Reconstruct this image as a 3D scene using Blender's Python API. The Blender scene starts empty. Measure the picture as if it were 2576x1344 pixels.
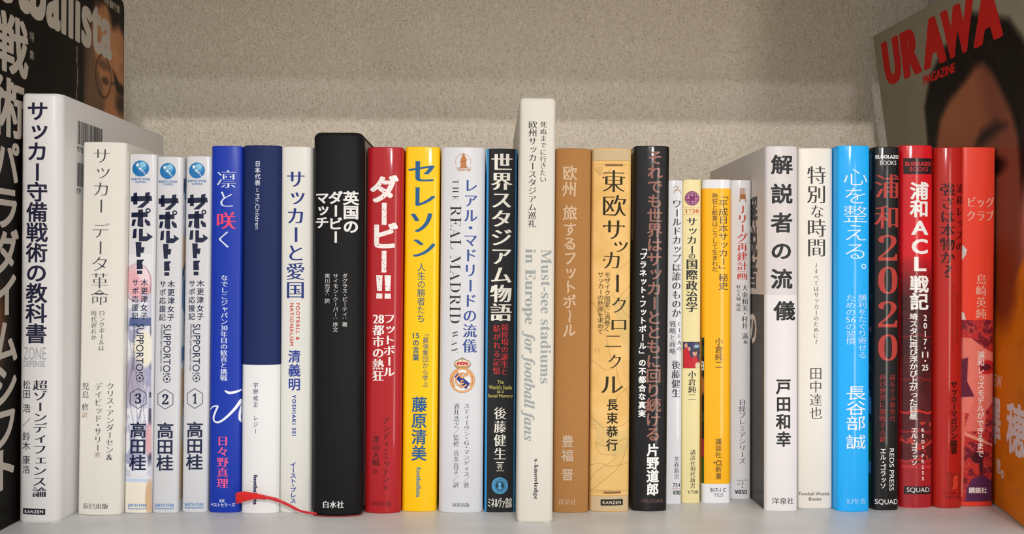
import bpy, bmesh, math, random
import numpy as np
from mathutils import Vector, Matrix, geometry
random.seed(7)
S = 0.001                                   # everything below is written in millimetres
C = bpy.context.scene.collection
sc = bpy.context.scene

# ------------------------------------------------------------------ camera, world, lights, exposure
def srgb(c):
    if isinstance(c, str): c = tuple(int(c[i:i+2], 16) for i in (0, 2, 4))
    return tuple((v/255/12.92 if v/255 <= .04045 else ((v/255+.055)/1.055)**2.4) for v in c)

YAW, PITCH, ROLL, F = math.radians(1.24), math.radians(.3), math.radians(.25), 2450
fw = Vector((math.sin(YAW)*math.cos(PITCH), math.cos(YAW)*math.cos(PITCH), math.sin(PITCH)))
rt = Vector((math.cos(YAW), -math.sin(YAW), 0)); up = rt.cross(fw)
rt2 = rt*math.cos(ROLL) + up*math.sin(ROLL); up2 = -rt*math.sin(ROLL) + up*math.cos(ROLL)
cam = bpy.data.objects.new('camera', bpy.data.cameras.new('camera')); C.objects.link(cam)
M = Matrix((rt2, up2, -fw)).transposed().to_4x4(); M.translation = Vector((0, 0, 124*S)); cam.matrix_world = M
cam.data.sensor_width = 36; cam.data.lens = 36*F/2576; cam.data.clip_start = .01
sc.camera = cam
sc.view_settings.view_transform = 'Standard'; sc.view_settings.look = 'None'
sc.view_settings.exposure = -0.15; sc.view_settings.gamma = 1; sc.view_settings.use_curve_mapping = False
w = bpy.data.worlds.new('room'); sc.world = w; w.use_nodes = True
w.node_tree.nodes['Background'].inputs[0].default_value = (*srgb('e6e2de'), 1)
w.node_tree.nodes['Background'].inputs[1].default_value = 1.0
# a lit room: pale ceiling and upper walls under the lamps, darker towards the floor
wn = w.node_tree; tcw = wn.nodes.new('ShaderNodeTexCoord'); sx = wn.nodes.new('ShaderNodeSeparateXYZ'); mr = wn.nodes.new('ShaderNodeMapRange')
mr.interpolation_type = 'SMOOTHSTEP'
for i_, v_ in ((1, -.8), (2, .8), (3, .72), (4, 1.42)): mr.inputs[i_].default_value = v_
wn.links.new(tcw.outputs['Generated'], sx.inputs[0]); wn.links.new(sx.outputs['Z'], mr.inputs[0]); wn.links.new(mr.outputs[0], wn.nodes['Background'].inputs[1])
def lamp(name, loc, sx, sy, power, col):
    l = bpy.data.lights.new(name, 'AREA'); l.shape = 'RECTANGLE'; l.size = sx; l.size_y = sy; l.energy = power; l.color = srgb(col)
    o = bpy.data.objects.new(name, l); C.objects.link(o); o.location = loc
    d = Vector((0, .55, .15)) - Vector(loc); o.rotation_euler = d.to_track_quat('-Z', 'Y').to_euler()
lamp('ceiling_lamp', (.18, -1.60, 1.027), .20, .028, 15, 'fffaf4')
lamp('tall_streak_light', (1.0, -1.50, .0), .20, 1.5, 9.5, 'fff8ee')  # unseen tall light, added to lay vertical streaks on the glossy spines
lamp('ceiling_lamp', (.45, -1.60, .856), .14, .034, 5.6, 'f6f6ff')

# ------------------------------------------------------------------ materials
MATS = {}
def mat(col, finish='matt', attr=False):
    key = (col, finish, attr)
    if key in MATS: return MATS[key]
    m = bpy.data.materials.new('print_%s_%s' % (finish, col)); m.use_nodes = True
    nt = m.node_tree; b = nt.nodes['Principled BSDF']
    b.inputs['Base Color'].default_value = (*srgb(col), 1)
    rough, spec, coat, bump, scale = {'matt': (.62, .2, 0, .05, 2600), 'satin': (.45, .22, .12, .05, 2200), 'gloss': (.5, .12, .5, .02, 900),
        'paper': (.8, .3, 0, .25, 900), 'kraft': (.85, .2, 0, .12, 1500), 'mag': (.5, .06, .035, .02, 600), 'foil': (.45, .6, .0, .03, 900)}[finish]
    b.inputs['Roughness'].default_value = rough; b.inputs['Specular IOR Level'].default_value = spec
    b.inputs['Coat Weight'].default_value = coat; b.inputs['Coat Roughness'].default_value = .10 if finish == 'gloss' else .22
    if finish == 'foil': b.inputs['Metallic'].default_value = .35
    tc = nt.nodes.new('ShaderNodeTexCoord'); nz = nt.nodes.new('ShaderNodeTexNoise'); nz.inputs['Scale'].default_value = scale
    nz.inputs['Detail'].default_value = 3; nt.links.new(tc.outputs['Object'], nz.inputs['Vector'])
    bp = nt.nodes.new('ShaderNodeBump'); bp.inputs['Strength'].default_value = bump; bp.inputs['Distance'].default_value = .0003
    nt.links.new(nz.outputs['Fac'], bp.inputs['Height']); nt.links.new(bp.outputs[0], b.inputs['Normal'])
    if attr:
        a = nt.nodes.new('ShaderNodeVertexColor'); a.layer_name = 'ink'; nt.links.new(a.outputs['Color'], b.inputs['Base Color'])
    elif finish == 'kraft':
        n2 = nt.nodes.new('ShaderNodeTexNoise'); n2.inputs['Scale'].default_value = 700; n2.inputs['Detail'].default_value = 8
        mp = nt.nodes.new('ShaderNodeMapping'); mp.inputs['Scale'].default_value = (1, 1, 1)
        nt.links.new(tc.outputs['Object'], mp.inputs[0]); nt.links.new(mp.outputs[0], n2.inputs['Vector'])
        r = nt.nodes.new('ShaderNodeValToRGB'); c = srgb(col)
        r.color_ramp.elements[0].position = .3; r.color_ramp.elements[0].color = (*[v*.93 for v in c], 1)
        r.color_ramp.elements[1].position = .75; r.color_ramp.elements[1].color = (*[min(1, v*1.05) for v in c], 1)
        nt.links.new(n2.outputs['Fac'], r.inputs[0]); nt.links.new(r.outputs[0], b.inputs['Base Color'])
    MATS[key] = m
    return m

def surface(name, col, rough=.6):
    m = bpy.data.materials.new(name); m.use_nodes = True
    b = m.node_tree.nodes['Principled BSDF']; b.inputs['Base Color'].default_value = (*srgb(col), 1); b.inputs['Roughness'].default_value = rough
    return m

def wallpaper():
    m = surface('woven_wallpaper', 'e6dac6', .85); nt = m.node_tree; b = nt.nodes['Principled BSDF']; L = nt.links.new
    b.inputs['Specular IOR Level'].default_value = .2
    tc = nt.nodes.new('ShaderNodeTexCoord')
    def noise(sx, sz, det, seed):
        mp = nt.nodes.new('ShaderNodeMapping'); mp.inputs['Scale'].default_value = (sx, 1, sz); mp.inputs['Location'].default_value = (seed, seed, seed)
        n = nt.nodes.new('ShaderNodeTexNoise'); n.inputs['Scale'].default_value = 1; n.inputs['Detail'].default_value = det
        n.inputs['Roughness'].default_value = .55; n.inputs['Distortion'].default_value = .6
        L(tc.outputs['Object'], mp.inputs[0]); L(mp.outputs[0], n.inputs['Vector']); return n.outputs['Fac']
    def mth(op, a, c):
        n = nt.nodes.new('ShaderNodeMath'); n.operation = op
        for i, v in enumerate((a, c)):
            if isinstance(v, (int, float)): n.inputs[i].default_value = v
            else: L(v, n.inputs[i])
        return n.outputs[0]
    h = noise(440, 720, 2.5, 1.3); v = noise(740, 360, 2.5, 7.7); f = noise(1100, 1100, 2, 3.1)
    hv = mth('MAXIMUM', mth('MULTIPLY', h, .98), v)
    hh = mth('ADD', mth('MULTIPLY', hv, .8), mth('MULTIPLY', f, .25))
    r = nt.nodes.new('ShaderNodeValToRGB'); r.color_ramp.elements[0].position = .42; r.color_ramp.elements[0].color = (0, 0, 0, 1)
    r.color_ramp.elements[1].position = .64; r.color_ramp.elements[1].color = (1, 1, 1, 1)
    L(hh, r.inputs[0])
    bp = nt.nodes.new('ShaderNodeBump'); bp.inputs['Strength'].default_value = .6; bp.inputs['Distance'].default_value = .0010
    L(r.outputs[0], bp.inputs['Height']); L(bp.outputs[0], b.inputs['Normal'])
    # relief shade painted into the colour: darker weave pits, paler raised threads
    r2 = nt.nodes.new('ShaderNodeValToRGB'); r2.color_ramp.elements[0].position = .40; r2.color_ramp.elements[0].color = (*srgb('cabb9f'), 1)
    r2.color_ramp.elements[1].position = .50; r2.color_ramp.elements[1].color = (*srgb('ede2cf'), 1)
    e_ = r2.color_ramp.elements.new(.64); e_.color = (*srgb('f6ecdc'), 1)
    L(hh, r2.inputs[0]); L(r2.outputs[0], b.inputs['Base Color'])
    return m

# ------------------------------------------------------------------ mesh helpers
def link(name, verts, faces, mats, parent=None, midx=None, normals=None, smooth=False, cols=None):
    me = bpy.data.meshes.new(name)
    me.from_pydata([(a*S, b*S, c*S) for a, b, c in verts], [], faces)
    for m in (mats if isinstance(mats, list) else [mats]): me.materials.append(m)
    if midx is not None: me.polygons.foreach_set('material_index', midx)
    if smooth or normals is not None: me.polygons.foreach_set('use_smooth', [True]*len(faces))
    if cols is not None:
        a = me.attributes.new('ink', 'FLOAT_COLOR', 'POINT')
        a.data.foreach_set('color', np.concatenate([np.asarray(cols, float), np.ones((len(verts), 1))], 1).ravel())
    if smooth and normals is None: me.set_sharp_from_angle(angle=math.radians(40))
    if normals is not None and len(faces): me.normals_split_custom_set_from_vertices(normals)
    me.update()
    o = bpy.data.objects.new(name, me); C.objects.link(o); o.parent = parent
    return o
def empty(name, loc, label, cat, group=None):
    o = bpy.data.objects.new(name, None); C.objects.link(o); o.location = [v*S for v in loc]; o.empty_display_size = .02
    o['label'] = label; o['category'] = cat
    if group: o['group'] = group
    return o
def box(name, x0, x1, y0, y1, z0, z1, m, parent=None, bev=0, sub=None):
    bm = bmesh.new(); bmesh.ops.create_cube(bm, size=1)
    for v in bm.verts: v.co = Vector(((x0+x1)/2+v.co.x*(x1-x0), (y0+y1)/2+v.co.y*(y1-y0), (z0+z1)/2+v.co.z*(z1-z0)))*S
    if bev: bmesh.ops.bevel(bm, geom=bm.edges[:], offset=bev*S, segments=3, affect='EDGES', profile=.5)
    me = bpy.data.meshes.new(name); bm.to_mesh(me); bm.free(); me.materials.append(m)
    if bev: me.polygons.foreach_set('use_smooth', [True]*len(me.polygons)); me.set_sharp_from_angle(angle=math.radians(35))
    o = bpy.data.objects.new(name, me); C.objects.link(o); o.parent = parent; return o

# ------------------------------------------------------------------ glyphs
_cu = bpy.data.curves.new('glyph_source', 'FONT'); _cu.size = 1; _cu.resolution_u = 3
_ob = bpy.data.objects.new('glyph_source', _cu); C.objects.link(_ob)
_raw = {}
def raw(text, sp=1.0):
    k = (text, sp)
    if k not in _raw:
        _cu.body = text; _cu.space_character = sp
        bpy.context.view_layer.update()
        dg = bpy.context.evaluated_depsgraph_get()
        me = _ob.evaluated_get(dg).to_mesh()
        v = np.zeros(len(me.vertices)*3); me.vertices.foreach_get('co', v); v = v.reshape(-1, 3)[:, :2].copy()
        f = [tuple(p.vertices) for p in me.polygons]
        _ob.evaluated_get(dg).to_mesh_clear()
        # merge doubled vertices so that the boundary is clean
        _raw[k] = (v, f, boundary(v, f))
    return _raw[k]
def boundary(v, f):
    cnt = {}
    for p in f:
        n = len(p)
        for i in range(n):
            a, b = p[i], p[(i+1) % n]; k = (min(a, b), max(a, b))
            cnt.setdefault(k, []).append((a, b, p))
    N = [[] for _ in range(len(v))]
    for k, l in cnt.items():
        if len(l) == 1:
            a, b, p = l[0]; d = v[b]-v[a]; L = math.hypot(*d)
            if L < 1e-9: continue
            n = np.array([d[1], -d[0]])/L
            c = v[list(p)].mean(0)-v[a]
            if n @ c > 0: n = -n
            N[a].append(n); N[b].append(n)
    out = np.zeros_like(v)
    for i, l in enumerate(N):
        if not l: continue
        if len(l) == 1: out[i] = l[0]; continue
        s = l[0]+l[1]; d = 1+l[0] @ l[1]
        out[i] = s/max(d, .45)
    return out
def styled(text, st, sp=1.0):
    v, f, n = raw(text, sp)
    a, b = min(st[0], .006), min(st[1], .006)
    return v + n*np.array((a, b)), f, (st[0]-a, st[1]-b)
_g = raw('国')[0]; _c = (_g.max(0)+_g.min(0))/2; EM = (_g.max(0)-_g.min(0))[1]/.90; CEN = _c
STY = {'gothic': (.003, .003), 'bold': (.020, .016), 'heavy': (.034, .026), 'black': (.044, .034), 'mincho': (.010, -.018), 'minchob': (.024, -.012), 'minchoh': (.036, -.006),
       'light': (-.010, -.011), 'thin': (-.006, -.024)}
SMALL = 'ッャュョァィゥェォっゃゅょぁぃぅぇぉ'
ROT = 'ー～〜「」（）―…：『』'
def ser(s, kind='b'):
    o = ''
    for c in s:
        if 'A' <= c <= 'Z': o += chr((0x1D400 if kind == 'b' else 0x1D468)+ord(c)-65)
        elif 'a' <= c <= 'z': o += chr((0x1D41A if kind == 'b' else 0x1D482)+ord(c)-97)
        elif '0' <= c <= '9': o += chr(0x1D7CE+ord(c)-48)
        else: o += c
    return o

# ------------------------------------------------------------------ a printed surface: collects flat print and lays it on a curved sheet
class Ink:
    """2-D print (x across, z up, in mm) laid on a surface given by place(x, z, lift) -> (point, normal)"""
    def __init__(s, place, px, scale, finish, parent, cuts):
        s.place, s.px, s.scale, s.finish, s.parent, s.cuts, s.layer = place, px, scale, finish, parent, cuts, 0
        s.begin()
    def begin(s): s.V, s.F, s.MI, s.ML, s.LY = [], [], [], [], []
    def add(s, v, f, col, layer, grow=None):
        """grow: heavier strokes = copies of the glyph moved half a stroke's gain each way, each a hair above the last"""
        if grow and (grow[0] > .0015 or grow[1] > .0015):
            v = np.asarray(v); sx = [-grow[0], grow[0]] if grow[0] > 1e-5 else [0]; sy = [-grow[1], grow[1]] if grow[1] > 1e-5 else [0]; q = 0
            if len(sx) == 2 and len(sy) == 2 and max(grow) > .16:
                D = [(math.cos(t_*math.pi/4), math.sin(t_*math.pi/4)) for t_ in range(8)]; sh = [(grow[0]*a, grow[1]*c) for a, c in D]+[(grow[0]*.85*a, grow[1]*.85*c) for a in (-1, 1) for c in (-1, 1)]
                if max(grow) > .9: sh += [(0, 0)]+[(grow[0]*.5*a, grow[1]*.5*c) for a, c in D]
            else: sh = [(a, c) for a in sx for c in sy]
            for a, c in sh: s.add(v+np.array((a, c)), f, col, layer+.07*q); q += 1
            return
        if (col, s.finish) not in s.ML: s.ML.append((col, s.finish))
        mi = s.ML.index((col, s.finish)); b = len(s.V)
        s.V += [(a, c, layer) for a, c in v]
        s.F += [tuple(b+i for i in p) for p in f]; s.MI += [mi]*len(f)
    def flush(s, name, label=None):
        bm = bmesh.new()
        vs = [bm.verts.new((x, ly, z)) for x, z, ly in s.V]; 
        for p, mi in zip(s.F, s.MI):
            try: fa = bm.faces.new([vs[i] for i in p]); fa.material_index = mi
            except ValueError: pass
        xs = [v[0] for v in s.V]
        for cx, nx in s.cuts:
            if nx == 0 and min(xs) < cx < max(xs):
                bmesh.ops.bisect_plane(bm, geom=bm.verts[:]+bm.edges[:]+bm.faces[:], plane_co=(cx, 0, 0), plane_no=(1, 0, 0), dist=1e-5)
            elif nx == 1:
                bmesh.ops.bisect_plane(bm, geom=bm.verts[:]+bm.edges[:]+bm.faces[:], plane_co=(0, 0, cx), plane_no=(0, 0, 1), dist=1e-5)
        bm.verts.ensure_lookup_table(); bm.verts.index_update()
        P, N = [], []
        for v in bm.verts:
            p, n = s.place(v.co.x, v.co.z, .05+.035*v.co.y); P.append(p); N.append(n)
        F_ = [[v.index for v in f.verts] for f in bm.faces]; MI = [f.material_index for f in bm.faces]; bm.free()
        # face outward
        out = []
        for f in F_:
            a, b, c = (Vector(P[i]) for i in f[:3]); n = (b-a).cross(c-a)
            out.append(f if n.dot(Vector(N[f[0]])) >= 0 else f[::-1])
        o = link(name, P, out, [mat(c, fi) for c, fi in s.ML], s.parent, MI, N)
        if label: o['label'] = label
        s.begin(); return o
    # vertical text, character cells from y0 to y1 (photo rows), centred on column xc at the middle
    def V_(s, text, xc, y0, y1, size, col, st='gothic', layer=1, sx=1.0, wob=0):
        toks = []; i = 0
        while i < len(text):
            if text[i] == '{': j = text.index('}', i); toks.append(text[i+1:j]); i = j+1
            else: toks.append(text[i]); i += 1
        x, zt = s.px(xc, y0); _, zb = s.px(xc, y1); xm, _ = s.px(xc, (y0+y1)/2)
        wt = [.5 if t == ' ' else (.62 if t in '・' else 1) for t in toks]
        u = (zt-zb)/sum(wt); g = size*s.scale; z = zt; stv = STY[st] if isinstance(st, str) else st
        for t, q in zip(toks, wt):
            zc = z-u*q/2; z -= u*q
            if t == ' ': continue
            v, f, gw = styled(t, stv[::-1] if t in ROT else stv)
            if len(v) == 0: continue
            if t in ROT: gw = gw[::-1]
            ks = 1/EM
            if len(t) > 1 or t.isascii() or ord(t[0]) > 0x1D000:
                c = (v.max(0)+v.min(0))/2; v = v-c; W = (v.max(0)-v.min(0)); v0 = W[1]
                if len(t) > 1: v = v*np.array((.92/W[0]*EM, .78/W[1]*EM))
                else: v = v*(.78*EM/max(W[1], W[0]*.9))
                v = v/EM; ks = (v.max(0)-v.min(0))[1]/v0
            else:
                v = (v-CEN)/EM
                if t in ROT: v = np.stack([v[:, 1], -v[:, 0]], 1)
                if t in SMALL: v = v + np.array((.09, .08))
                if t in '。、': v = v + np.array((.55, .55))
            if wob: v = v + wob*np.stack([np.sin(v[:, 1]*9+zc), np.cos(v[:, 0]*8+zc*2)], 1)
            k2 = (g*sx, min(g*1.04, u)); v = v*np.array(k2)
            s.add(v+np.array((xm, zc)), f, col, layer, (max(0, gw[0])*ks*k2[0], max(0, gw[1])*ks*k2[1]))
    def _fit(s, v, f, x0, x1, y0, y1, col, layer, gw=(0, 0)):
        a = s.px((x0+x1)/2, (y0+y1)/2); W, H = (x1-x0)*s.scale, (y1-y0)*s.scale
        mn, mx = v.min(0), v.max(0)
        gw = (max(0, gw[0]), max(0, gw[1])); kx, ky = W/(mx[0]-mn[0]+2*gw[0]), H/(mx[1]-mn[1]+2*gw[1])
        v = (v-(mn+mx)/2)*np.array((kx, ky))+np.array(a)
        s.add(v, f, col, layer, (gw[0]*kx, gw[1]*ky))
    def H_(s, text, x0, x1, y0, y1, col, st='gothic', sp=1.0, layer=1):
        v, f, gw = styled(text, STY[st] if isinstance(st, str) else st, sp); s._fit(v, f, x0, x1, y0, y1, col, layer, gw)
    def R_(s, text, x0, x1, y0, y1, col, st='gothic', sp=1.0, layer=1):
        v, f, gw = styled(text, STY[st] if isinstance(st, str) else st, sp); v = np.stack([v[:, 1], -v[:, 0]], 1); s._fit(v, f, x0, x1, y0, y1, col, layer, gw[::-1])
    def poly(s, pts, col, layer=1):
        v = [s.px(*p) for p in pts]
        f = geometry.tessellate_polygon([[Vector((a, b, 0)) for a, b in v]])
        s.add(v, [tuple(t) for t in f], col, layer)
    def rect(s, x0, x1, y0, y1, col, layer=1): s.poly([(x0, y0), (x1, y0), (x1, y1), (x0, y1)], col, layer)
    def disc(s, cx, cy, r, col, layer=1, ry=None, n=28, a0=0, a1=360):
        ry = ry or r
        p = [(cx+r*math.cos(math.radians(a0+(a1-a0)*i/n)), cy+ry*math.sin(math.radians(a0+(a1-a0)*i/n))) for i in range(n if a1-a0 == 360 else n+1)]
        s.poly(p, col, layer)
    def ring(s, cx, cy, r1, r2, col, layer=1, a0=0, a1=360, n=32, k=1):
        v, f = [], []
        for i in range(n+1):
            a = math.radians(a0+(a1-a0)*i/n)
            for r in (r1, r2): v.append(s.px(cx+r*math.cos(a), cy+r*k*math.sin(a)))
        for i in range(n): f.append((2*i, 2*i+1, 2*i+3, 2*i+2))
        s.add(v, f, col, layer)
    def stroke(s, pts, w, col, layer=1):
        """a brush line through the points; w is a width or one per point"""
        n = len(pts); ws = w if isinstance(w, (list, tuple)) else [w]*n
        P = []; W = []
        for i in range(n-1):
            p0, p1, p2, p3 = pts[max(i-1, 0)], pts[i], pts[i+1], pts[min(i+2, n-1)]
            k = 4 if n > 2 else 1
            for j in range(k):
                t = j/k
                P.append(tuple(.5*((2*p1[d])+(-p0[d]+p2[d])*t+(2*p0[d]-5*p1[d]+4*p2[d]-p3[d])*t*t+(-p0[d]+3*p1[d]-3*p2[d]+p3[d])*t**3) for d in (0, 1)))
                W.append(ws[i]*(1-t)+ws[i+1]*t)
        P.append(pts[-1]); W.append(ws[-1])
        v, f = [], []
        for i, p in enumerate(P):
            a, b = P[max(i-1, 0)], P[min(i+1, len(P)-1)]; d = (b[0]-a[0], b[1]-a[1]); L = math.hypot(*d) or 1
            nx, ny = -d[1]/L*W[i]/2, d[0]/L*W[i]/2
            v += [s.px(p[0]+nx, p[1]+ny), s.px(p[0]-nx, p[1]-ny)]
        for i in range(len(P)-1): f.append((2*i, 2*i+1, 2*i+3, 2*i+2))
        s.add(v, f, col, layer)
    def line(s, x0, y0, x1, y1, w, col, layer=1): s.stroke([(x0, y0), (x1, y1)], w, col, layer)
    # picture printed as colour on a fine grid: fn(X, Y) in photo pixels -> rgb 0-255
    def picture(s, name, x0, x1, y0, y1, fn, step=1.6, finish=None, lift=.03):
        nx, ny = max(2, int((x1-x0)/step)), max(2, int((y1-y0)/step))
        xs = np.linspace(x0, x1, nx+1); ys = np.linspace(y0, y1, ny+1); X, Y = np.meshgrid(xs, ys)
        rgb = np.clip(fn(X, Y), 0, 255)/255.; lin = np.where(rgb <= .04045, rgb/12.92, ((rgb+.055)/1.055)**2.4).reshape(-1, 3)
        P, N = [], []
        for a, b in zip(X.ravel(), Y.ravel()):
            q = s.px(a, b); p, n = s.place(q[0], q[1], lift); P.append(p); N.append(n)
        f = []
        for j in range(ny):
            for i in range(nx): k = j*(nx+1)+i; f.append((k, k+nx+1, k+nx+2, k+1))
        a, b, c = (Vector(P[i]) for i in f[0][:3])
        if (b-a).cross(c-a).dot(Vector(N[0])) < 0: f = [q[::-1] for q in f]
        return link(name, P, f, mat('ffffff', finish or s.finish, True), s.parent, None, N, cols=lin)

# picture helpers
def vnoise(X, Y, sc_, seed=0):
    def h(i, j): v = np.sin(i*127.1+j*311.7+seed*74.7)*43758.5453; return v-np.floor(v)
    x, y = X/sc_, Y/sc_; i, j = np.floor(x), np.floor(y); u, v = x-i, y-j; u, v = u*u*(3-2*u), v*v*(3-2*v)
    return (h(i, j)*(1-u)+h(i+1, j)*u)*(1-v)+(h(i, j+1)*(1-u)+h(i+1, j+1)*u)*v
def base(X, col): return np.ones(X.shape+(3,))*np.array(col, float)
def blend(img, m, col): m = np.clip(m, 0, 1)[..., None]; return img*(1-m)+np.array(col, float)*m
def ell(X, Y, cx, cy, rx, ry, soft=.15, rot=0):
    a = math.radians(rot); dx, dy = X-cx, Y-cy; x = dx*math.cos(a)+dy*math.sin(a); y = -dx*math.sin(a)+dy*math.cos(a)
    return np.clip((1-np.sqrt((x/rx)**2+(y/ry)**2))/soft+.5, 0, 1)
def pol(X, Y, pts, soft=1.5):
    """soft-edged polygon mask"""
    ins = np.zeros(X.shape, bool); d = np.full(X.shape, 1e9); n = len(pts)
    for i in range(n):
        (x1, y1), (x2, y2) = pts[i], pts[(i+1) % n]
        c = ((y1 > Y) != (y2 > Y)) & (X < (x2-x1)*(Y-y1)/((y2-y1) or 1e-9)+x1); ins ^= c
        t = np.clip(((X-x1)*(x2-x1)+(Y-y1)*(y2-y1))/((x2-x1)**2+(y2-y1)**2+1e-9), 0, 1)
        d = np.minimum(d, np.hypot(X-x1-t*(x2-x1), Y-y1-t*(y2-y1)))
    return np.clip(np.where(ins, d, -d)/soft+.5, 0, 1)

# ------------------------------------------------------------------ the book
class Book:
    def __init__(s, label, quad, X0, X1, Y, H, wd, lean, D, col, finish='satin', bulge=1.2, r=1.6, rt_=.7, hard=False, pages='e6dcc6', dx=0, extl=0, extr=0, body=None):
        # quad: spine corners measured in the photograph; X0, X1, Y, H, wd, lean: the same in mm and degrees
        if rt_ < 1.5: rt_ *= .6
        s.q, s.H, s.w, s.Y, s.finish, s.D = quad, H, wd, Y, finish, D
        xc = (X0+X1)/2+dx
        s.root = empty('book', (xc, Y, abs(math.sin(math.radians(lean)))*wd/2+.02), label, 'book', 'books standing in a row on the shelf')
        s.root.rotation_euler.y = math.radians(lean)
        s.b, s.r = bulge, r; xl, xr = -wd/2-extl, wd/2+extr; s.xl, s.xr = xl, xr
        n = 10; st = []
        for i in range(6): a = math.radians(90-90*i/5); st.append(xl+r-r*math.sin(a))
        for i in range(1, n): st.append(xl+r+(xr-xl-2*r)*i/n)
        for i in range(6): a = math.radians(90*i/5); st.append(xr-r+r*math.sin(a))
        s.st = st
        t = 1.3 if hard else .45; prof = [(x, s.yp(x)) for x in st]
        outer = [(xl, D)]+prof+[(xr, D)]
        def inn(x, y):
            f_ = (xr-xl-2*t)/(xr-xl); m_ = (xl+xr)/2
            return (m_+(x-m_)*f_, max(y, -s.b*.5)+t if y < D-1e-6 else D)
        inner = [inn(x, y) for x, y in outer][::-1]
        loop = outer+inner; k = len(outer)
        lv = [(0, .5*rt_), (.4*rt_, .12*rt_), (rt_, 0)]; lv += [(z, 0) for z in (H*.25, H*.5, H*.75)]
        for i in range(5): a = math.radians(90*i/4); lv.append((H-rt_+rt_*math.sin(a), rt_-rt_*math.cos(a)))
        V, Fc = [], []
        m_ = (xl+xr)/2; hw = (xr-xl)/2
        for z, d in lv:
            for i, (x, y) in enumerate(loop):
                dd = d if i < k else 0
                V.append((m_+(x-m_)*(hw-dd)/hw, y+(dd if y < D-1 else -dd), z))
        L = len(loop)
        for j in range(len(lv)-1):
            for i in range(L): a = j*L+i; b = j*L+(i+1) % L; Fc.append((a, b, b+L, a+L))
        for j in (0, len(lv)-1):
            for i in range(k-1):
                q_ = (j*L+i, j*L+i+1, j*L+L-2-i, j*L+L-1-i); Fc.append(q_ if j else q_[::-1])
        o = link('cover', V, Fc, mat(body or col, finish), s.root, smooth=True)
        bm = bmesh.new(); bm.from_mesh(o.data); bmesh.ops.recalc_face_normals(bm, faces=bm.faces[:]); bm.to_mesh(o.data); bm.free()
        hd = 3 if hard else .6
        box('page_block', xl+t+.05, xr-t-.05, t+.2+max(0, r-.8), D-hd, hd if hard else .3, H-hd, mat(pages, 'paper'), s.root)
        s.col = col
        s.ink = Ink(s.place, s.px, wd/((quad[2]-quad[0]+quad[6]-quad[4])/2), finish, s.root, [(x, 0) for x in st])
        s.ink.scale = H/((quad[5]+quad[7]-quad[1]-quad[3])/2)
    def yp(s, x):
        xl, xr, r = s.xl, s.xr, s.r; m_ = (xl+xr)/2; hw = (xr-xl)/2; t = min(1, abs(x-m_)/hw)
        y = -s.b*(1-t**2.0); e = abs(x-m_)-(hw-r)
        if e > 0: y += r-math.sqrt(max(0, r*r-min(e, r)**2))
        return y
    def place(s, x, z, lift):
        x = min(max(x, s.xl+.02), s.xr-.02); h = .05; dy = (s.yp(x+h)-s.yp(x-h))/(2*h); n = Vector((dy, -1, 0)).normalized()
        # straight between the stations of the cover, so that the print lies on it
        st = s.st
        for i in range(len(st)-1):
            if st[i] <= x <= st[i+1]:
                a, b = s.yp(st[i]), s.yp(st[i+1]); y = a+(b-a)*(x-st[i])/max(1e-9, st[i+1]-st[i]); break
        else: y = s.yp(x)
        return (x+n.x*lift, y+n.y*lift, z), n
    def px(s, x, y):
        a, b, c, d, e, f, g, h = s.q
        u = .5
        for _ in range(3):
            yt, yb = b+(d-b)*u, f+(h-f)*u; v = (yb-y)/(yb-yt)
            l, r_ = e+(a-e)*v, g+(c-g)*v; u = (x-l)/(r_-l)
        return ((u-.5)*s.w, v*s.H)
    def side(s, sign=-1, finish=None):
        """print on the left (-1) or right (+1) cover: px = (mm behind the spine, mm up)"""
        X = s.xl if sign < 0 else s.xr
        def place(x, z, lift): return (X+sign*lift, x*sign, z), Vector((sign, 0, 0))
        return Ink(place, lambda a, b: (a*sign, b), 1.0, finish or s.finish, s.root, [])
    def band(s, name, z0, z1, col, x0=None, x1=None, lift=.04, reach=60, finish=None, label=None, layer=None):
        """a colour field or paper band round the spine, running back onto both covers (or only from x0 to x1 of the spine)"""
        V, F, N = [], [], []
        path = [((x0 if x0 is not None else s.xl), None)]
        xs = [x for x in s.st if (x0 is None or x > x0+.01) and (x1 is None or x < x1-.01)]
        if x0 is not None: xs = [x0]+xs
        if x1 is not None: xs = xs+[x1]
        pts = [s.place(x, 0, lift) for x in xs]
        pts = [((p[0], p[1]), n) for p, n in pts]
        if x0 is None: pts = [((s.xl-lift, reach), Vector((-1, 0, 0))), ((s.xl-lift, s.r+.6), Vector((-1, 0, 0)))]+pts
        if x1 is None: pts = pts+[((s.xr+lift, s.r+.6), Vector((1, 0, 0))), ((s.xr+lift, reach), Vector((1, 0, 0)))]
        for (p, n) in pts:
            for z in (z0, z1): V.append((p[0], p[1], z)); N.append(n)
        for i in range(len(pts)-1): F.append((2*i, 2*i+2, 2*i+3, 2*i+1))
        o = link(name, V, F, mat(col, finish or s.finish), s.root, None, N)
        if label: o['label'] = label
        return o

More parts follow.
